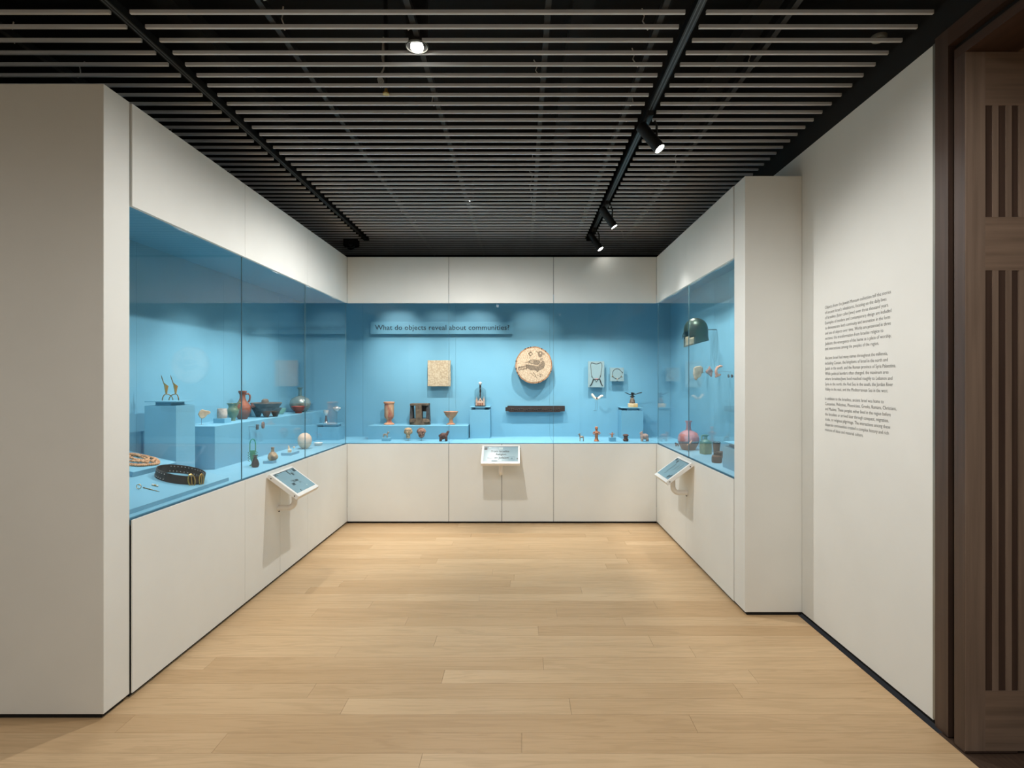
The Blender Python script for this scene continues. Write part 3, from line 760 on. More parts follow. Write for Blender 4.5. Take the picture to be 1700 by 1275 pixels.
t = thing('brooch', 'small gold and white brooch lying on the slope beside the belt', 'brooch', (x, y, wz(x)), (0, SA, 0))
MB().tube([(-.02, 0, .002), (.02, 0, .002)], .0015, 6).build('bar', M['gold'], t)
for k in range(3): MB().ell((-.013+k*.013, 0, .006), (.0058, .0055, .0045), 8, 6).build('boss', M['gold'] if k == 1 else M['shellwhite'], t, smooth=True)

# pair of brass candlesticks on the tall plinth
def candlestick(px, label, rz, lo=0):
    Y = 3.80; x = (px-CX)*Y/F
    t = thing('candlestick', label, 'candlestick', (x, Y, 1.373), (0, 0, rz), group='pair of brass candlesticks')
    for a in (0, 125, 235):
        q = math.radians(a+lo); pts = []
        for k in range(8):
            s = PI/2*k/7; pts.append((.038*math.sin(s)*math.cos(q), .038*math.sin(s)*math.sin(q), .0028+.042*math.cos(s)))
        MB().tube(pts, .0032, 8).build('leg', M['darkbrass'], t, smooth=True)
    # slanted cup: a cone cut on the skew, drawn out into a long curled tip
    n = 18; vs_ = []; fs = []
    for z, r in ((.045, .0045), (.07, .0085), (.092, .012)):
        for k in range(n):
            a = 2*PI*k/n; vs_.append((r*math.cos(a), r*math.sin(a), z))
    for k in range(n):
        a = 2*PI*k/n; vs_.append((.0145*math.cos(a), .0145*math.sin(a), .11-.013*math.cos(a)))
    for j in range(3):
        for k in range(n): fs.append((j*n+k, j*n+(k+1) % n, (j+1)*n+(k+1) % n, (j+1)*n+k))
    fs.append(tuple(range(n)))
    MB().add(vs_, fs).build('cup', M['brass'], t, smooth=True)
    MB().tube([(-.011, 0, .108), (-.016, 0, .125), (-.022, 0, .145), (-.026, 0, .16), (-.03, 0, .175)], [.006, .0055, .0055, .0045, .001], 10, flat=.6).build('tip', M['darkbrass'], t, smooth=True)
candlestick(276, 'brass candlestick with slanted cup, the left one of the pair', .55)
candlestick(291.5, 'brass candlestick with slanted cup, the right one of the pair', .5, -58)

# ================================================================== VESSELS ON THE LONG PLINTH
def stand(t, h, r=.0014, base=.02):
    MB().tube([(0, 0, 0), (0, 0, h)], r, 6).build('stem', M['steel'], t)
    MB().lathe([(0, 0), (base, 0), (base, .0015), (0, .0015)], 14).build('foot', M['bluegrey'], t)
x, y = pz(334.4, 705, ZB)
t = thing('pottery_fragment', 'pale broken pottery fragment on a thin stem on the long plinth', 'fragment', (x, y, ZB), (0, 0, .4))
stand(t, .05)
MB().prism([(-.03, .005), (-.017, .034), (0, .045), (.02, .034), (.045, .032), (.058, .02), (.052, .006), (.035, .0), (.018, -.022), (0, -.03), (-.014, -.024)], -.008, .008, T(.006, 0, .075) @ R(90, 'X') @ R(15, 'Y')).build('shard', M['limestone'], t, remesh=.004)
bx0, by0 = pz(372.7, 702.7, ZB)
block('mount_block', 'small blue block under the pale stone cup', bx0-.09, bx0, by0, by0+.105, ZB, ZB+.037, 'block')
o = MB().lathe([(0, 0), (.034, 0), (.037, .008), (.0385, .04), (.036, .07), (.034, .078), (.029, .078), (.03, .06), (.02, .02), (0, .015)], 24).build('stone_cup', M['chalk'], loc=((368.7-CX)*4.54/F, 4.54, ZB+.037), smooth=True)
tag(o, 'small rough whitish stone cup on a blue block', 'cup')
x, y = pz(386.7, 698.7, ZB)
t = thing('glazed_jug', 'green glazed jug with flaring rim beside the red jug', 'jug', (x, y, ZB), (0, 0, .46))
MB().lathe([(0, 0), (.02, 0), (.018, .012), (.026, .03), (.043, .062), (.046, .085), (.04, .103), (.034, .115), (.036, .13), (.047, .148), (.048, .151), (.043, .151), (.031, .13), (.03, .11), (0, .09)], 28).build('body', M['greenglaze'], t, smooth=True)
MB().tube([(.04, 0, .148), (.058, -.004, .152), (.066, -.004, .135), (.06, 0, .108), (.044, 0, .09)], .0058, 8).build('handle', M['greenglaze'], t, smooth=True)
MB().tube([(.046, 0, .15), (.05, 0, .165), (.043, 0, .175)], [.006, .005, .003], 7).build('thumb_rest', M['greenglaze'], t, smooth=True)
x, y = pz(402.7, 696, ZB)
t = thing('red_jug', 'tall terracotta jug with one strap handle and two side spouts', 'jug', (x, y, ZB), (0, 0, .46))
MB().lathe([(0, 0), (.036, 0), (.037, .006), (.054, .03), (.068, .065), (.071, .09), (.065, .118), (.05, .14), (.034, .158), (.0255, .178), (.0225, .2), (.0245, .222), (.031, .232), (.0345, .24), (.034, .25), (.028, .2526), (.022, .245), (.018, .22), (0, .2)], 32).build('body', M['terracotta'], t, smooth=True)
MB().tube([(.022, 0, .222), (.045, 0, .226), (.058, 0, .212), (.06, 0, .19), (.054, 0, .165), (.045, 0, .15)], .0075, 8, flat=1.3).build('handle', M['terracotta'], t, smooth=True)
for s in (-1, 1):
    q = Matrix.Translation((s*.062, -.02, .105)) @ R(s*52, 'Y')
    MB().lathe([(.006, 0), (.012, .01), (.021, .026), (.024, .036), (.021, .036), (.014, .02), (0, .012)], 14, q).build('spout', M['terracotta'], t, smooth=True)
x, y = pz(442, 692, ZB)
t = thing('basalt_bowl', 'dark basalt bowl on three stubby legs with a grinding stone in it', 'bowl', (x, y, ZB))
MB().lathe([(0, .052), (.06, .055), (.096, .072), (.12, .1), (.138, .126), (.137, .134), (.124, .135), (.11, .12), (.08, .1), (0, .09)], 32).build('basin', M['basalt'], t, smooth=True)
MB().lathe([(.1375, .1285), (.138, .1345), (.124, .1362), (.121, .132)], 32, caps=False).build('rim', M['brownstone'], t, smooth=True)
for a in (-65, 30, 175):
    q = math.radians(a)
    MB().lathe([(0, 0), (.017, 0), (.022, .008), (.038, .045), (.06, .085), (0, .085)], 16, T(.08*math.cos(q), .08*math.sin(q), 0)).build('leg', M['basalt'], t, smooth=True)
o = MB().lathe([(0, 0), (.028, 0), (.034, .012), (.0335, .05), (.029, .066), (.018, .074), (0, .076)], 22).build('grinding_stone', M['brownstone'], loc=(x-.01, y, ZB+.0955), smooth=True)
tag(o, 'domed brown grinding stone resting in the basalt bowl', 'stone')
x, y = pz(465, 687.6, ZB)
o = MB().lathe([(0, 0), (.03, 0), (.034, .004), (.052, .03), (.06, .058), (.061, .062), (.057, .062), (.049, .032), (.03, .008), (0, .007)], 28).build('glass_bowl', M['palegreen'], loc=(x, y, ZB), smooth=True)
tag(o, 'pale green glass bowl behind the basalt bowl', 'bowl')
x, y = pz(498.3, 684, ZB)
t = thing('glass_bottle', 'large round grey-green weathered bottle with a narrow neck', 'bottle', (x, y, ZB))
MB().lathe([(0, 0), (.04, 0), (.07, .012), (.098, .045), (.1105, .085), (.106, .12), (.085, .15), (.05, .168), (.028, .176), (.02, .18)], 36).build('body', M['irid'], t, smooth=True)
MB().lathe([(.02, .179), (.0195, .22), (.018, .245), (.024, .256), (.03, .262), (.03, .27), (.022, .27), (.013, .25), (0, .24)], 24).build('neck', M['iridblue'], t, smooth=True)
x, y = pz(495.8, 686.0, ZB)
o = MB().lathe([(0, 0), (.033, 0), (.034, .01), (.03, .013), (.05, .03), (.069, .055), (.0745, .071), (.073, .075), (.068, .071), (.06, .05), (.03, .025), (0, .02)], 30).build('red_bowl', M['redslip'], loc=(x, y, ZB), smooth=True)
tag(o, 'small deep red footed bowl in front of the round bottle', 'bowl')

# items on the far corner plinth plate
zp = 1.032; Y = 6.33
t = thing('silver_goblet', 'silver cup on a brown stem in the far left corner', 'goblet', ((541.5-CX)*Y/F, Y, zp))
MB().lathe([(0, 0), (.03, 0), (.031, .004), (.02, .014), (.014, .024), (0, .024)], 22).build('foot', M['silver'], t, smooth=True)
MB().lathe([(0, .02), (.0165, .02), (.012, .06), (.0105, .088), (0, .088)], 18).build('stem', M['animalbr'], t, smooth=True)
MB().lathe([(0, .085), (.012, .088), (.026, .108), (.03, .13), (.028, .148), (.025, .15), (.025, .13), (.01, .1), (0, .098)], 24).build('cup', M['silver'], t, smooth=True)
t = thing('silver_ornament', 'silver openwork ball on a thin upright rod in the left corner', 'ornament', ((559-CX)*6.30/F, 6.30, zp))
MB().tube([(0, 0, 0), (0, 0, .135)], .0018, 6).build('rod', M['steel'], t)
MB().lathe([(0, 0), (.012, 0), (.01, .012), (.003, .016), (0, .016)], 14).build('foot', M['clear'], t, smooth=True)
MB().ell((0, 0, .165), (.036, .034, .031), 20, 12).build('ball', M['silver'], t, smooth=True)
for k in range(6):
    q = 2*PI*k/6; MB().ell((.036*math.cos(q), .03*math.sin(q), .172), (.011, .009, .009), 9, 6).build('petal', M['silver'], t, smooth=True)

# front row of the left case
def deckpos(px, py): return pz(px, py, ZS)
x, y = deckpos(505.9, 745)
o = MB().lathe([(0, 0), (.02, .0015), (.042, .016), (.06, .045), (.0675, .078), (.062, .112), (.044, .14), (.02, .153), (0, .155)], 32).build('ostrich_egg', M['egg'], loc=(x, y, ZS), smooth=True, angle=60)
tag(o, 'large pale ostrich egg standing on the deck of the left case', 'egg')
x, y = deckpos(528.3, 739.5)
t = thing('lamp_dish', 'small white dish lamp with a clear glass spout on the deck', 'oil lamp', (x, y, ZS))
MB().lathe([(0, 0), (.025, 0), (.03, .004), (.045, .026), (.044, .029), (.04, .027), (.025, .01), (0, .009)], 26).build('dish', M['porcelain'], t, smooth=True)
MB().lathe([(0, 0), (.007, .002), (.009, .015), (.005, .03), (.004, .045), (0, .047)], 12, T(.022, 0, .015)).build('spout', M['clear'], t, smooth=True)
bx0, by0 = deckpos(483.7, 756.4)
block('mount_block', 'low blue block under two tiny ivory figures in the left case', bx0-.092, bx0, by0, by0+.175, ZS, ZS+.0235, 'block')
t = thing('seated_figurine', 'tiny ivory seated figurine on the low blue block', 'figurine', (bx0-.035, by0+.045, ZS+.0235))
MB().box(-.013, .015, -.012, .012, 0, .024).ell((-.006, 0, .03), (.010, .010, .022)).ell((-.008, 0, .053), (.007, .007, .008)).tube([(0, -.006, .026), (.012, -.006, .026), (.014, -.006, .006)], .005, 6).build('body', M['ivory'], t, remesh=.002)
t = thing('ivory_head', 'tiny ivory head on a pin on the low blue block', 'figurine', (bx0-.02, by0+.095, ZS+.0235))
MB().tube([(0, 0, 0), (0, 0, .036)], .001, 5).build('pin', M['steel'], t)
MB().ell((.004, 0, .04), (.010, .008, .008)).ell((.011, 0, .039), (.005, .005, .004)).build('head', M['ivory'], t, remesh=.002)
bx0, by0 = deckpos(452.7, 769.8)
block('mount_block', 'little blue block under the mottled flask in the left case', bx0-.078, bx0, by0, by0+.07, ZS, ZS+.021, 'block')
t = thing('mottled_flask', 'mottled beige and grey lobed flask on a little blue block', 'flask', (bx0-.02, by0+.045, ZS+.021))
mb = MB().lathe([(0, 0), (.022, 0), (.034, .018), (.036, .04), (.026, .06), (.013, .068), (.0115, .09), (.0145, .106), (0, .106)], 20)
for a in range(5):
    q = 2*PI*a/5+.3; mb.ell((.024*math.cos(q), .024*math.sin(q), .026), (.017, .017, .022))
mb.build('body', M['mottled'], t, remesh=.0028)
x, y = deckpos(419.5, 773.3)
t = thing('glass_basket_vessel', 'green glass vessel with tall hoop handle and zigzag side trails', 'glass vessel', (x, y, ZS), (0, 0, .46))
MB().lathe([(0, 0), (.026, .0), (.02, .008), (.006, .018), (.006, .026), (.016, .045), (.02, .08), (.021, .11), (.025, .118), (.022, .118), (.017, .105), (.014, .05), (0, .035)], 22).build('body', M['greenglass'], t, smooth=True)
for s in (-1, 1):
    pts = [(s*(.021+.013*(k % 2)), 0, .035+.0095*k) for k in range(9)]
    MB().tube(pts, .0032, 6).build('side_trail', M['greenglass'], t, smooth=True)
pts = [(.019*math.cos(PI*k/12)*1.05, 0, .165+.042*math.sin(PI*k/12)) for k in range(13)]
MB().tube([(.02, 0, .112)]+pts+[(-.02, 0, .112)], .0042, 8).build('handle', M['greenglass'], t, smooth=True)
x, y = deckpos(423.8, 775.7)
o = MB().lathe([(0, 0), (.02, 0), (.027, .012), (.0285, .026), (.022, .05), (.012, .07), (.0105, .08), (.018, .087), (.018, .091), (.01, .091), (0, .085)], 24).build('dark_bottle', M['darkglass'], loc=(x, y, ZS), smooth=True)
tag(o, 'small black bottle in front of the green glass vessel', 'bottle')
# two seals on pins in front of the plinth side
def seal(px, py, label, kind):
    X = -2.21; Y = -F*X/(CX-px); z = CH-(py-CY)*Y/F
    t = thing('stamp_seal', label, 'seal', (X, Y, z))
    MB().tube([(-.069, 0, 0), (0, 0, 0)], .0016, 6).build('pin', M['steel'], t)
    if kind == 0: MB().box(-.006, .008, -.016, .016, -.022, .022).build('stone', M['seal'], t, bevel=.003)
    else: MB().lathe([(0, -.006), (.019, -.006), (.021, 0), (.019, .008), (0, .009)], 20, R(90, 'Y') @ Matrix.Diagonal((1.45, 1, 1, 1))).build('stone', M['sealb'], t, smooth=True)
seal(427, 708.8, 'dark rectangular seal pinned out from the long plinth', 0)
seal(436.5, 705.8, 'brown oval seal pinned out from the long plinth', 1)

# ================================================================== BACK CASE
def frontpos(px, py, z=ZS): return pz(px, py, z)
Yf = 6.53
x = (646-CX)*Yf/F
t = thing('painted_goblet', 'tall painted terracotta goblet on the wide low plinth', 'goblet', (x, Yf, ZF))
MB().lathe([(0, 0), (.06, 0), (.06, .006), (.038, .022), (.028, .04), (.03, .058), (.05, .08), (.055, .1), (.055, .24), (.061, .246), (.062, .26), (.058, .264), (.05, .26), (.048, .1), (0, .09)], 32).build('body', M['redpaint'], t, smooth=True)
MB().lathe([(.0555, .244), (.0625, .247), (.0632, .26), (.0585, .2655), (.052, .262)], 32, caps=False).build('rim', M['terralight'], t, smooth=True)
MB().lathe([(.0615, .0002), (.061, .007), (.04, .0225), (.036, .022)], 32, caps=False).build('foot', M['terralight'], t, smooth=True)
x = (697.4-CX)*Yf/F
t = thing('openwork_stand', 'brown stone openwork stand with windows between its pillars', 'stand', (x, Yf, ZF))
MB().lathe([(0, 0), (.121, 0), (.122, .012), (.118, .035), (.11, .05), (0, .05)], 28, sy=.75).build('base', M['brownstone'], t, smooth=True)
MB().box(-.105, .105, -.075, .075, .222, .246).build('top_slab', M['brownstone'], t, bevel=.004)
MB().add([(-.034, -.092, .0), (.034, -.092, .0), (.034, -.05, .0), (-.034, -.05, .0), (-.034, -.082, .24), (.03, -.082, .24), (.03, -.045, .24), (-.034, -.045, .24)],
         [(0,1,2,3), (4,5,6,7), (0,1,5,4), (1,2,6,5), (2,3,7,6), (3,0,4,7)]).build('pillar', M['brownstone'], t)
for s in (-1, 1):
    MB().add([(s*.075, -.05, .03), (s*.114, -.05, .03), (s*.114, .06, .03), (s*.075, .06, .03), (s*.082, -.05, .225), (s*.105, -.05, .225), (s*.105, .06, .225), (s*.082, .06, .225)],
             [(0,1,2,3), (4,5,6,7), (0,1,5,4), (1,2,6,5), (2,3,7,6), (3,0,4,7)]).build('pillar', M['basalt'], t)
    MB().lathe([(0, .03), (.052, .03), (.05, .055), (.038, .068), (0, .074)], 18, T(s*.068, -.03, 0)).build('lobe', M['brownstone'], t, smooth=True)
MB().box(-.06, .024, .03, .06, .04, .225).build('rear_wall', M['basalt'], t)
MB().box(.024, .085, .03, .06, .15, .225).build('window_head', M['basalt'], t)
x = (748.6-CX)*Yf/F
o = MB().lathe([(0, 0), (.052, 0), (.054, .006), (.036, .014), (.025, .026), (.021, .05), (.024, .068), (.05, .092), (.07, .118), (.075, .132), (.085, .146), (.086, .152), (.08, .152), (.066, .13), (.045, .105), (0, .09)], 32).build('footed_bowl', M['terralight'], loc=(x, Yf, ZF), smooth=True)
tag(o, 'pale terracotta bowl on a tall foot at the plinth end', 'bowl')

def quad(mb, L=.06, h=.05, leg=.025, r=.012, neck=(.0, .02), headr=.009, snout=.01, dirx=1, legr=.0045, tail=True):
    """standing animal along local x, one closed skin after remesh"""
    s = dirx
    mb.ell((0, 0, leg+r), (L*.5, r, r*1.05))
    for sx_ in (-1, 1):
        for sy_ in (-1, 1):
            mb.tube([(sx_*L*.36, sy_*r*.5, leg+r*.6), (sx_*L*.38-.002*s, sy_*r*.55, leg*.5), (sx_*L*.37, sy_*r*.55, 0)], [legr*1.5, legr*1.05, legr], 7)
    hx, hz = s*(L*.46+neck[0]), leg+r+neck[1]
    mb.tube([(s*L*.36, 0, leg+r), (s*L*.44, 0, leg+r+neck[1]*.5), (hx, 0, hz)], [r*.8, r*.62, headr*.8], 8)
    mb.ell((hx, 0, hz), (headr*1.1, headr*.85, headr*.9)); mb.ell((hx+s*snout, 0, hz-headr*.25), (headr*.8, headr*.55, headr*.5))
    for sy_ in (-1, 1): mb.tube([(hx-s*.002, sy_*headr*.5, hz+headr*.5), (hx-s*.005, sy_*headr*.9, hz+headr*1.5)], [headr*.3, headr*.15], 6)
    if tail: mb.tube([(-s*L*.45, 0, leg+r*1.3), (-s*L*.52, 0, leg*.8)], [legr*.6, legr*.4], 6)
    return mb
Y = 6.16
block('mount_block', 'low blue block under the small animal at the left of the back case', (633.5-CX)*Y/F, (647.2-CX)*Y/F, Y, Y+.07, ZS, ZS+.034, 'block')
o = quad(MB(), .055, leg=.024, r=.011, neck=(.004, .024), headr=.0095, snout=.011).build('animal_figurine', M['goatgrey'], loc=((638.6-CX)*Y/F, Y+.035, ZS+.034), remesh=.0022)
tag(o, 'tiny grey horned animal figurine on the leftmost blue block', 'figurine')

def stonehead(px, kind, label, m):
    Y = 6.22; x = (px-CX)*Y/F
    t = thing('sculpted_head', label, 'sculpture', (x, Y, ZS))
    MB().tube([(0, 0, 0), (0, 0, .04)], .0022, 6).build('rod', M['steel'], t)
    MB().lathe([(0, 0), (.016, 0), (.016, .002), (0, .002)], 14).build('foot', M['bluegrey'], t)
    mb = MB()
    if kind == 0:
        mb.ell((0, 0, .095), (.034, .034, .042), 16, 12).tube([(0, .004, .026), (0, .004, .075)], [.023, .021], 14)
        mb.ell((0, .004, .122), (.043, .04, .022), 16, 10); mb.ell((-.036, .004, .098), (.011, .02, .024)); mb.ell((.036, .004, .098), (.011, .02, .024))
        mb.ell((0, -.036, .088), (.006, .008, .013)); mb.ell((0, -.03, .071), (.012, .006, .004)); mb.ell((0, -.026, .058), (.012, .01, .008))
        for s in (-1, 1): mb.ell((s*.014, -.031, .097), (.007, .005, .0035)); mb.ell((s*.014, -.033, .105), (.011, .005, .003))
    else:
        mb.ell((0, 0, .1), (.047, .04, .04), 18, 12).ell((0, -.002, .07), (.037, .034, .042), 16, 10)
        for k in range(9):
            a = PI*k/8; mb.ell((.043*math.cos(a), -.008, .1+.036*math.sin(a)), (.010, .016, .010))
        mb.ell((0, -.04, .084), (.007, .008, .018)); mb.ell((0, -.035, .058), (.014, .006, .004)); mb.ell((0, -.03, .043), (.014, .01, .008))
        for s in (-1, 1): mb.ell((s*.018, -.034, .095), (.010, .006, .006)); mb.ell((s*.018, -.037, .105), (.013, .005, .004)); mb.ell((s*.024, -.03, .076), (.01, .008, .01))
    mb.build('head', m, t, remesh=.0022)
stonehead(677.6, 0, 'cream stone head with a rolled headdress on a short rod', M['headst'])
stonehead(699.7, 1, 'pinkish clay head with a rough curly fringe on a short rod', M['headpk'])
Y = 6.15
mb = MB().ell((0, 0, .062), (.042, .026, .032)).ell((-.012, 0, .055), (.034, .028, .038))
for sx_ in (-.03, .026):
    for sy_ in (-.012, .012): mb.tube([(sx_, sy_, .06), (sx_*1.12, sy_*1.15, 0)], [.016, .0125], 8)
mb.tube([(.03, 0, .07), (.042, 0, .092), (.044, 0, .105)], [.02, .015, .012], 8).ell((.048, 0, .105), (.013, .012, .0115)).ell((.06, 0, .102), (.009, .008, .006)).ell((-.05, 0, .06), (.006, .006, .016))
o = mb.build('animal_figurine', M['animalbr'], loc=((736.5-CX)*Y/F, Y, ZS), remesh=.0028)
tag(o, 'stocky dark brown animal figurine right of the two heads', 'figurine')

# stone tablet, round mosaic, carved beam on the back wall
Yt = WY-.075
xa, za = py_(709.8, 641.5, Yt); xb, zb = py_(748, 598, Yt)
t = thing('stone_tablet', 'square pale stone tablet mounted on the blue back wall', 'tablet', ((xa+xb)/2, Yt, za))
mb = MB(); nx = 9; rt = random.Random(2)
edge = []
for k in range(nx): edge.append((xa+(xb-xa)*k/nx, za+rt.uniform(0, .003)))
for k in range(nx): edge.append((xb-rt.uniform(0, .003), za+(zb-za)*k/nx))
for k in range(nx): edge.append((xb-(xb-xa)*k/nx, zb-rt.uniform(0, .003)))
for k in range(nx): edge.append((xa+rt.uniform(0, .003), zb-(zb-za)*k/nx))
n = len(edge)
put(t, 'slab', mb.add([(px, Yt, pz_) for px, pz_ in edge]+[(px, Yt+.035, pz_) for px, pz_ in edge],
    [tuple(range(n)), tuple(range(n, 2*n))]+[(k, (k+1) % n, n+(k+1) % n, n+k) for k in range(n)]), M['tabletst'], bevel=.002)
put(t, 'mount', MB().box(xa+.06, xb-.06, Yt+.035, WY, za+.06, zb-.06), M['blue'])
Yr = WY-.11
xc, zc = py_(886.2, 606, Yr); rad = 30.8*Yr/F
t = thing('round_mosaic', 'round pale mosaic disc with a long-tailed bird on the back wall', 'mosaic', (xc, Yr, zc))
FR = R(90, 'X')      # local xy plane faces the viewer, +z towards the viewer
n = 72; rt = random.Random(4)
rr = [rad*(1+rt.uniform(-.012, .006)) for k in range(n)]
put_ = lambda nm, mb, m, **k: mb.build(nm, m, t, **k)
put_('disc', MB().prism([(r*math.cos(2*PI*k/n), r*math.sin(2*PI*k/n)) for k, r in enumerate(rr)], -.05, 0, FR), M['mosaicrim'])
put_('field', MB().prism([(.93*r*math.cos(2*PI*k/n), .93*r*math.sin(2*PI*k/n)) for k, r in enumerate(rr)], 0, .002, FR), M['mosaic'])
put_('mount', MB().box(-.06, .06, .05, .109, -.06, .06), M['blue'])
def mz(u, v): return ((u-462)/388.0*rad, -(v-585)/388.0*rad)   # bird drawing measured on the disc
def inlay(nm, pts, m=M['mosaicink'], z=.0032):
    put_(nm, MB().prism([mz(*p) for p in pts], .002, z, FR), m)
inlay('wing', [(240, 545), (330, 515), (400, 472), (480, 470), (560, 480), (610, 520), (560, 580), (470, 575), (390, 555), (350, 535), (300, 540)])
inlay('body', [(290, 570), (400, 585), (500, 610), (550, 612), (620, 520), (660, 490), (690, 530), (692, 600), (660, 660), (590, 690), (530, 740), (510, 700), (440, 690), (390, 700), (350, 660), (320, 650), (295, 610)])
for k in range(6):
    u = 130+k*32; inlay('tail_bar', [(u, 622-k*6), (u+14, 618-k*6), (u+24, 690-k*5), (u+8, 695-k*5)])
inlay('tail_edge', [(130, 640), (310, 596), (312, 604), (132, 650)]); inlay('tail_edge', [(150, 690), (325, 655), (326, 664), (152, 700)])
inlay('head', [(545, 330), (580, 295), (625, 298), (650, 335), (640, 390), (600, 430), (565, 415), (548, 370)])
inlay('eye', [(585, 330), (605, 320), (620, 340), (605, 360), (588, 352)], M['mosaic'], .0042)
inlay('beak', [(648, 335), (710, 358), (655, 372)]); inlay('crest', [(510, 290), (530, 300), (560, 322), (548, 332), (515, 315)])
inlay('collar', [(590, 455), (650, 435), (655, 450), (595, 475)]); inlay('collar', [(580, 485), (650, 465), (655, 478), (590, 498)])
inlay('flower', [(345, 340), (400, 300), (412, 316), (358, 356)]); inlay('flower', [(400, 300), (445, 352), (430, 362), (390, 318)])
inlay('flower', [(345, 340), (375, 395), (392, 388), (362, 336)]); inlay('flower', [(375, 388), (435, 352), (440, 364), (385, 402)])
inlay('stalk', [(385, 400), (362, 450), (370, 452), (393, 402)])
for p in ([(455, 740), (520, 860)], [(380, 750), (430, 785)], [(520, 790), (610, 835)], [(560, 765), (650, 800)], [(440, 800), (500, 830)], [(590, 770), (600, 830)]):
    (u0, v0), (u1, v1) = p; inlay('foot_line', [(u0, v0), (u0+9, v0-5), (u1+8, v1-4), (u1, v1+2)])
for s in (.52, .62): pass
inlay('wing_gap', [(345, 560), (420, 565), (545, 590), (545, 602), (420, 590), (345, 572)], M['mosaic'], .0042)
for u in (398, 432): inlay('wing_gap', [(u, 490), (u+16, 490), (u+14, 545), (u+2, 545)], M['mosaic'], .0042)
for a in (108, 100, 118, 64, 50, 168, 192, 205, 215, 340, 300, 285):
    q = math.radians(a); put_('chip', MB().ell((rad*.985*math.cos(q), -.002, rad*.985*math.sin(q)), (.007, .006, .006), 7, 5), M['black'])
Yb = WY-.06
xa, za = py_(839, 684.3, Yb); xb, zb = py_(937.8, 673.6, Yb)
t = thing('carved_beam', 'long dark carved wooden beam on the back wall', 'beam', ((xa+xb)/2, Yb, za))
h = zb-za; L = xb-xa
put(t, 'beam', MB().prism([(xa, za+.16*h), (xa+.05*L, za+.16*h), (xa+.075*L, za), (xb-.09*L, za), (xb-.065*L, za+.14*h), (xb, za+.14*h), (xb, zb-.02*h), (xa+.15*L, zb-.02*h), (xa+.13*L, zb), (xa+.04*L, zb), (xa+.03*L, zb-.2*h), (xa, zb-.24*h)], -Yb-.03, -Yb, R(90, 'X')), M['darkwood'])
for k in range(26):
    put(t, 'carving', MB().ell((xa+.06*L+k*L*.0335, Yb-.001, za+.42*h+.09*h*math.sin(k*1.3)), (.009, .004, .012), 8, 5), M['darkwood'], smooth=True)
put(t, 'mount', MB().box(xa+.1, xb-.1, Yb+.03, WY, za+.02, zb-.02), M['blue'])

# necklaces on card panels
def card(px0, px1, py0, py1, label):
    Y = WY-.07
    xa, za = py_(px0, py1, Y); xb, zb = py_(px1, py0, Y)
    t = thing('mounted_necklace', label, 'necklace', ((xa+xb)/2, Y, (za+zb)/2))
    put(t, 'card', MB().box(xa, xb, Y, Y+.02, za, zb), M['bluegrey'], bevel=.001)
    put(t, 'spacer', MB().box(xa+.03, xb-.03, Y+.02, WY, za+.03, zb-.03), M['blue'])
    return t, (lambda px, py: (py_(px, py, Y)[0], Y-.003, py_(px, py, Y)[1]))
t, q = card(976.3, 1003.2, 599.8, 643.2, 'dark bead necklace with two pendants on a tall grey card')
def nz(u, v): return (970+u/14.16, 590+v/14.16)
def line(nm, uv, r, m, **k): put(t, nm, MB().tube([q(*nz(*p)) for p in uv], r, 6, **k), m)
line('cord', [(215, 555), (180, 500), (165, 440), (158, 340), (148, 240), (152, 200), (172, 165), (205, 180), (280, 200), (340, 185), (380, 160), (408, 190), (412, 240), (402, 340), (390, 440), (375, 495), (345, 555)], .0024, M['seal'])
line('bead_bar', [(215, 558), (250, 560)], .005, M['black']); line('bead_bar', [(250, 556), (285, 552), (320, 556)], .0048, M['redbead']); line('bead_bar', [(320, 558), (365, 558)], .005, M['black'])
line('pendant', [(212, 562), (190, 630), (160, 690), (125, 718)], [.005, .006, .0055, .003], M['black'])
line('pendant', [(365, 562), (385, 630), (410, 690), (435, 718)], [.005, .006, .0055, .003], M['black'])
line('centre_drop', [(250, 570), (278, 628), (318, 570)], .003, M['seal'])
for p in ((178, 492), (376, 488)): put(t, 'bead', MB().ell(q(*nz(*p)), (.005, .005, .008), 8, 6), M['black'], smooth=True)
t, q = card(1012.9, 1035.7, 610.4, 633, 'fine ring-shaped necklace on a small square grey card')
line('cord', [(770+112*math.cos(a), 430-118*math.sin(a)) for a in [math.radians(20+k*16) for k in range(21)]], .002, M['seal'])
line('pendant', [(772, 530), (774, 580)], .004, M['ivory'])
for p, m in (((772, 603), 'black'), ((893, 402), 'black'), ((660, 495), 'gold'), ((878, 505), 'gold')): put(t, 'bead', MB().ell(q(*nz(*p)), (.005, .004, .005), 8, 6), M[m], smooth=True)

# white winged ornament on rods
Yw = WY-.20
x, z = py_(990.5, 664, Yw)
t = thing('winged_shell', 'white shell ornament with two spread wings held out on thin rods', 'ornament', (x, Yw, z))
MB().ell((0, 0, .012), (.02, .014, .014)).tube([(-.008, 0, .012), (-.03, 0, .03), (-.047, 0, .055), (-.055, 0, .072)], [.013, .015, .015, .011], 8, flat=.9).tube([(.008, 0, .012), (.03, 0, .024), (.05, 0, .044), (.066, 0, .046), (.073, 0, .036)], [.013, .015, .015, .013, .009], 8, flat=.9).build('shell', M['shellwhite'], t, remesh=.003)
MB().ell((0, -.012, .022), (.010, .008, .010), 10, 8).build('bead', M['animalbr'], t, smooth=True)
for s in (-.012, .006):
    MB().tube([(s, 0, .004), (s, .002, -.10), (s, .03, -.125), (s, .2, -.13)], .0012, 5).build('rod', M['steel'], t)

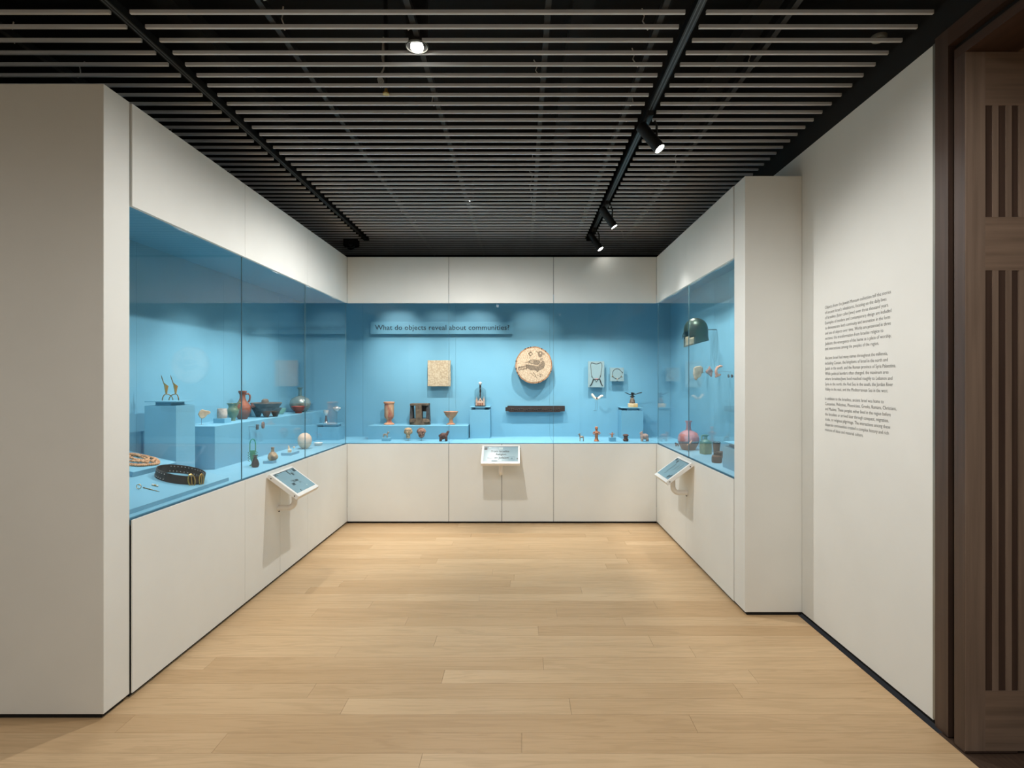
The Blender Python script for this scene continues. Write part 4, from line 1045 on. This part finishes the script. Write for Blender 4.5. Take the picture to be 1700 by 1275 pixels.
# dome with a little model building
Yd = 6.57; xd = (797.3-CX)*Yd/F; zd = 1.213
t = thing('glass_dome', 'clear glass dome over a tiny pink spired building, silver ball on top', 'dome', (xd, Yd, zd))
MB().lathe([(0, 0), (.062, 0), (.064, .006), (.062, .012), (0, .012)], 28).build('base', M['black'], t, smooth=True)
prof = [(.066, .012), (.068, .03), (.0685, .17)]+[(.0685*math.cos(a), .17+.055*math.sin(a)) for a in [PI/2*k/8 for k in range(1, 8)]]+[(.006, .2245)]
MB().lathe(prof+[(r-.0025, z-.002) for r, z in reversed(prof)], 32, caps=False).build('bell', M['clear'], t, smooth=True)
b = MB().box(-.034, .034, -.02, .02, .012, .06).build('model_walls', M['pinkmodel'], t)
MB().prism([(-.022, .06), (.022, .06), (0, .1)], -.018, .018, R(90, 'X')).build('model_gable', M['pinkmodel'], t)
MB().lathe([(0, 0), (.007, 0), (.007, .003), (0, .003)], 12, T(0, -.021, .072) @ R(90, 'X')).build('rose_window', M['animalbr'], t)
for xx in (-.024, 0, .024):
    MB().prism([(xx-.008, .012), (xx+.008, .012), (xx+.008, .036), (xx, .047), (xx-.008, .036)], .02, .023, R(90, 'X')).build('arch', M['rust'], t)
for xx, hh in ((-.043, .11), (.043, .115), (-.034, .088), (.035, .09), (-.05, .075), (.051, .085)):
    MB().lathe([(0, .012), (.005, .012), (.0045, hh*.7), (.0055, hh*.72), (0, hh+.012)], 8, T(xx, -.006, 0)).build('spire', M['pinkmodel'], t, smooth=True)
MB().lathe([(0, .098), (.003, .1), (.009, .13), (.006, .15), (.011, .175), (.007, .2), (.01, .225), (.013, .235), (.008, .25), (0, .25)], 14).build('finial_stem', M['black'], t, smooth=True)
MB().ell((0, 0, .268), (.0215, .0215, .0215), 20, 12).build('finial_ball', M['silver'], t, smooth=True)

# winged bronze on a cream block
Yg = 6.53; xg = (1050.5-CX)*Yg/F; zg = 1.204
t = thing('winged_figure', 'dark bronze winged figure on a rock and cream stone block', 'sculpture', (xg, Yg, zg))
MB().box(-.054, .054, -.035, .035, 0, .046).build('block', M['alabaster'], t, bevel=.006)
MB().lathe([(0, .046), (.034, .046), (.032, .07), (.025, .095), (.014, .115), (0, .117)], 9, T(-.006, 0, 0)).build('rock', M['rock'], t, remesh=.004)
mb = MB().ell((-.005, 0, .125), (.022, .017, .014)).ell((-.004, -.002, .148), (.016, .014, .018)).ell((-.012, -.004, .165), (.013, .012, .011)).tube([(-.012, -.004, .168), (.012, -.004, .163), (.03, -.004, .158)], [.009, .006, .003], 7)
mb.tube([(-.005, 0, .116), (-.035, 0, .125)], [.008, .004], 6).tube([(-.005, 0, .118), (.027, 0, .13)], [.008, .004], 6)
mb.build('bird', M['bronze'], t, remesh=.0028)
MB().tube([(-.02, 0, .145), (-.05, 0, .155), (-.075, 0, .168), (-.095, 0, .173)], [.006, .005, .0045, .003], 7).build('wing', M['bronze'], t, smooth=True)
MB().tube([(.012, 0, .145), (.045, 0, .156), (.075, 0, .166), (.105, 0, .173)], [.005, .0045, .006, .007], 7).build('wing', M['bronze'], t, smooth=True)

# front row at the right of the back case
Y = 6.15
o = quad(MB(), .048, leg=.036, r=.0115, neck=(.0, .03), headr=.009, snout=.01, dirx=-1, legr=.0045).build('animal_figurine', M['goatgrey'], loc=((965.5-CX)*Y/F, Y, ZS), remesh=.0022)
tag(o, 'small grey goat figurine standing left of the pillar woman', 'figurine')
t = thing('pillar_figurine', 'terracotta pillar figurine with hands under the chest', 'figurine', ((990.2-CX)*Y/F, Y, ZS))
mb = MB().lathe([(0, 0), (.029, 0), (.028, .008), (.02, .02), (.0165, .04), (.0175, .08), (.022, .098), (.014, .112), (.0095, .12), (0, .122)], 20)
mb.ell((0, 0, .138), (.0165, .016, .0205)).ell((0, -.014, .136), (.004, .006, .006)).ell((0, .003, .15), (.018, .017, .012))
for s in (-1, 1):
    mb.ell((s*.009, -.017, .092), (.009, .008, .009)); mb.tube([(s*.02, 0, .106), (s*.037, -.004, .09), (s*.03, -.014, .078), (s*.012, -.02, .082)], [.008, .0075, .006, .005], 8)
mb.build('body', M['orangeclay'], t, remesh=.0024)
block('mount_block', 'tiny blue block under the figure with outstretched arms', (1011.2-CX)*Y/F, (1022-CX)*Y/F, Y-.03, Y+.04, ZS, ZS+.045, 'block')
mb = MB().tube([(0, 0, 0), (0, 0, .02), (0, 0, .036)], [.011, .009, .010], 10).ell((.002, 0, .046), (.007, .007, .009))
mb.tube([(-.006, 0, .032), (-.022, 0, .034), (-.033, 0, .038)], [.006, .005, .003], 7).tube([(.006, 0, .032), (.018, 0, .034), (.026, 0, .04)], [.006, .005, .003], 7)
o = mb.build('figurine', M['orangeclay'], loc=((1016.2-CX)*Y/F, Y, ZS+.045), remesh=.0022)
tag(o, 'tiny clay figure with both arms stretched out on a blue block', 'figurine')
o = MB().lathe([(0, 0), (.024, 0), (.025, .006), (.032, .014), (.031, .02), (.023, .026), (.022, .054), (.031, .06), (.033, .066), (.03, .072), (.018, .078), (0, .08)], 24).build('clay_altar', M['animalbr'], loc=((1038.8-CX)*Y/F, Y, ZS), smooth=True)
tag(o, 'small drum-shaped brown clay altar beside the ram', 'altar')
t = thing('ram_vessel', 'plump pinkish ram figurine at the right end of the back case', 'figurine', ((1069.5-CX)*Y/F, Y, ZS))
mb = MB().ell((.008, 0, .052), (.041, .03, .033)).ell((-.022, 0, .05), (.024, .027, .036)).tube([(-.022, 0, .06), (-.028, 0, .085), (-.03, 0, .092)], [.022, .016, .012], 8)
mb.ell((-.031, 0, .094), (.014, .012, .013)).ell((-.042, 0, .086), (.01, .009, .009))
for s in (-1, 1): mb.tube([(-.022, s*.006, .1), (-.018, s*.01, .114)], [.005, .002], 6)
for sx_ in (-.024, .034):
    for sy_ in (-.014, .014): mb.tube([(sx_, sy_, .035), (sx_, sy_, 0)], [.014, .0115], 8)
mb.build('body', M['ram'], t, remesh=.0028)

# ================================================================== RIGHT CASE
# helmet on a rod from the wall, in profile, facing out of the case
hx, hy = 1.585, 5.09; hz = CH-(576.5-CY)*hy/F
t = thing('bronze_helmet', 'dark green bronze helmet with cheek guards on the right wall', 'helmet', (hx, hy, hz))
NT, NZ = 48, 22
def hs(th, z):
    # th = 0 at the back (+x), pi at the front (-x); z height
    if z < .15: s = 1.0
    else: s = math.sqrt(max(0, 1-((z-.15)/.1165)**2.3))
    fl = 0.0
    c = math.cos(th)
    if c > 0 and z < .10: fl = .012*c*((.10-z)/.05)
    return ((.108*s+fl)*c-.004, .088*s*math.sin(th), z)
def zbot(th):
    c = math.cos(th)          # back edge high, cheek low
    return .062*(c+1)/2+.0*(1-c)
grid = [[None]*(NZ+1) for _ in range(NT)]
mb = MB(); vs_ = []; fs = []; fc = []
for i in range(NT):
    th = 2*PI*i/NT; zb_ = zbot(th)
    for j in range(NZ+1):
        u = j/NZ; z = zb_+(.2662-zb_)*(1-(1-u)**1.6)
        vs_.append(hs(th, z))
for i in range(NT):
    th = 2*PI*(i+.5)/NT; df = abs(th-PI)
    for j in range(NZ):
        i2 = (i+1) % NT; q = (i*(NZ+1)+j, i2*(NZ+1)+j, i2*(NZ+1)+j+1, i*(NZ+1)+j+1)
        z = sum(vs_[k][2] for k in q)/4
        if df < .10 and z < .07: continue                  # gap between the cheeks, nose guard kept above
        if .10 < df < .62 and .10 < z < .138: continue     # eye holes
        if .10 < df < .24 and z <= .10: continue
        if .24 <= df < 1.15 and z < .088+.0*df: fc.append(q)
        else: fs.append(q)
sh = MB(); sh.add(vs_, fs); o = sh.build('shell', M['helmet'], t, smooth=True, angle=60)
m = o.modifiers.new('solid', 'SOLIDIFY'); m.thickness = .004
sh = MB(); sh.add(vs_, fc); o = sh.build('cheek_guards', M['helmlight'], t, smooth=True, angle=60)
m = o.modifiers.new('solid', 'SOLIDIFY'); m.thickness = .004
MB().tube([(-.108, 0, .14), (-.122, 0, .11), (-.128, 0, .075)], [.007, .0055, .004], 7, flat=.6).build('nose_guard', M['helmet'], t, smooth=True)
MB().tube([(WR-hx, 0, .16), (.0, 0, .16), (0, 0, .25)], .004, 6).build('mount_rod', M['steel'], t)

def wallfrag(px, py, name, label, fn, m, X=1.665, cat='fragment'):
    Y = F*X/(px-CX); z = CH-(py-CY)*Y/F
    t = thing(name, label, cat, (X, Y, z))
    MB().tube([(0, 0, 0), (WR-X, 0, 0)], .0018, 6).build('pin', M['steel'], t)
    fn(t, m)
def f1(t, m):
    MB().prism([(-.045, -.01), (-.04, .045), (-.02, .06), (.02, .066), (.04, .05), (.046, .005), (.03, -.005), (.022, -.035), (-.005, -.05), (-.02, -.07), (-.036, -.05)], -.018, .018, R(90, 'X')).build('piece', m, t, remesh=.005)
def f2(t, m):
    MB().prism([(-.03, .006), (-.008, .024), (.004, .05), (.014, .03), (.03, .006), (.022, -.05), (0, -.026), (-.026, -.012)], -.015, .015, R(90, 'X')).build('piece', m, t, remesh=.004)
def f3(t, m):
    pts = [(.034, 0, .044), (.014, 0, .046), (-.008, 0, .036), (-.02, 0, .014), (-.02, 0, -.01), (-.012, 0, -.028)]
    MB().tube(pts, [.008, .011, .0125, .0125, .013, .015], 10).tube([(-.03, 0, -.046), (-.008, 0, -.034), (.018, 0, -.024)], [.008, .012, .008], 8).build('piece', m, t, remesh=.004)
def f4(t, m):
    MB().lathe([(0, -.004), (.014, -.004), (.014, .004), (0, .004)], 14, R(90, 'Y')).build('piece', m, t, smooth=True)
wallfrag(1159, 619, 'pottery_fragment', 'large broken cream fragment pinned on the right wall', f1, M['limestone'])
wallfrag(1177, 617, 'pottery_fragment', 'pinkish fragment with a pointed lower end pinned on the right wall', f2, M['headpk'])
wallfrag(1193, 617, 'handle_fragment', 'curved pink clay handle fragment pinned on the right wall', f3, M['terralight'])
wallfrag(1209.5, 624.3, 'scarab', 'tiny dark bead pinned on the right wall, left of its twin', f4, M['seal'], X=1.70, cat='bead')
wallfrag(1215, 624.3, 'scarab', 'tiny dark bead pinned at the right edge of the right case', f4, M['seal'], X=1.70, cat='bead')

x, y = pz(1143, 746.3, ZS)
t = thing('round_vase', 'round brown flask with a flaring neck, upper half painted reflection pink, in the right case', 'vase', (x, y, ZS))
MB().lathe([(0, 0), (.062, 0), (.075, .025), (.094, .062), (.1, .085)], 36).build('lower_body', M['vasebrown'], t, smooth=True)
MB().lathe([(.1, .085), (.1005, .105), (.094, .135), (.076, .162), (.05, .178), (.03, .186), (.0235, .2), (.022, .24), (.026, .262), (.034, .272), (.034, .276), (.028, .275), (.018, .25), (0, .23)], 36).build('upper_body', M['vasereflect'], t, smooth=True)  # pink of the glass reflection is put into the upper body's colour
x, y = pz(1144.5, 749.2, ZS)
t = thing('shell_horn', 'pale pink curved horn on a clear stand before the round flask', 'ornament', (x, y, ZS))
MB().box(-.026, .026, -.014, .014, 0, .003).build('base', M['clear'], t); MB().box(.018, .021, -.014, .014, .003, .08).build('upright', M['clear'], t)
MB().tube([(-.024, -.006, .058), (-.004, -.004, .07), (.014, 0, .085), (.024, 0, .103)], [.004, .0075, .0085, .006], 9).build('horn', M['terralight'], t, smooth=True)
x, y = pz(1123.8, 741, ZS)
o = quad(MB(), .03, leg=.014, r=.009, neck=(.0, .01), headr=.007, snout=.006, dirx=-1).build('animal_figurine', M['animalbr'], loc=(x, y, ZS), remesh=.002)
tag(o, 'tiny brown clay animal at the far end of the right case', 'figurine')
x, y = pz(1171.5, 753.6, ZS)
t = thing('square_bottle', 'green square glass bottle with a broad handle in the right case', 'bottle', (x, y, ZS), (0, 0, .25))
MB().prism([(-.042, -.034), (-.034, -.042), (.034, -.042), (.042, -.034), (.042, .034), (.034, .042), (-.034, .042), (-.042, .034)], 0, .118).build('body', M['greensq'], t, bevel=.006)
MB().lathe([(.042, .117), (.03, .127), (.016, .134), (.015, .158), (.026, .166), (.028, .172), (.02, .174), (.01, .17), (0, .15)], 22).build('neck', M['greensq'], t, smooth=True)
MB().tube([(-.014, 0, .164), (-.034, 0, .166), (-.042, 0, .155), (-.042, 0, .122)], .007, 8, flat=1.6).build('handle', M['greensq'], t, smooth=True)
x, y = pz(1190, 768, ZS)
t = thing('dark_pot', 'squat dark double-mouthed pot in the right case', 'pot', (x, y, ZS))
MB().lathe([(0, 0), (.036, 0), (.04, .01), (.041, .04), (.036, .058), (.022, .064), (.02, .07), (.028, .08), (.024, .082), (.014, .07), (0, .06)], 24).build('body', M['tube'], t, smooth=True)
MB().lathe([(.033, .0595), (.0375, .0555), (.0385, .052)], 24, caps=False).build('worn_band', M['potrim'], t, smooth=True)
MB().lathe([(0, .03), (.02, .035), (.022, .07), (.03, .086), (.026, .09), (.018, .08), (0, .07)], 18, T(.03, .01, 0)).build('side_mouth', M['tube'], t, smooth=True)
x, y = pz(1196.5, 764.5, ZS)
o = MB().lathe([(0, 0), (.024, 0), (.026, .01), (.024, .06), (.03, .11), (.034, .142), (.03, .146), (.022, .11), (0, .05)], 22).build('dark_beaker', M['tube'], loc=(x, y+.1, ZS), smooth=True)
tag(o, 'tall dark beaker behind the squat dark pot', 'beaker')
o = MB().lathe([(0, 0), (.03, 0), (.032, .006), (.026, .02), (.03, .06), (.036, .11), (.034, .118), (.028, .11), (0, .04)], 24).build('dark_cup', M['bronze'], loc=(1.615, 4.06, 1.047), smooth=True)
tag(o, 'dark metal cup on the plinth at the near end of the right case', 'cup')
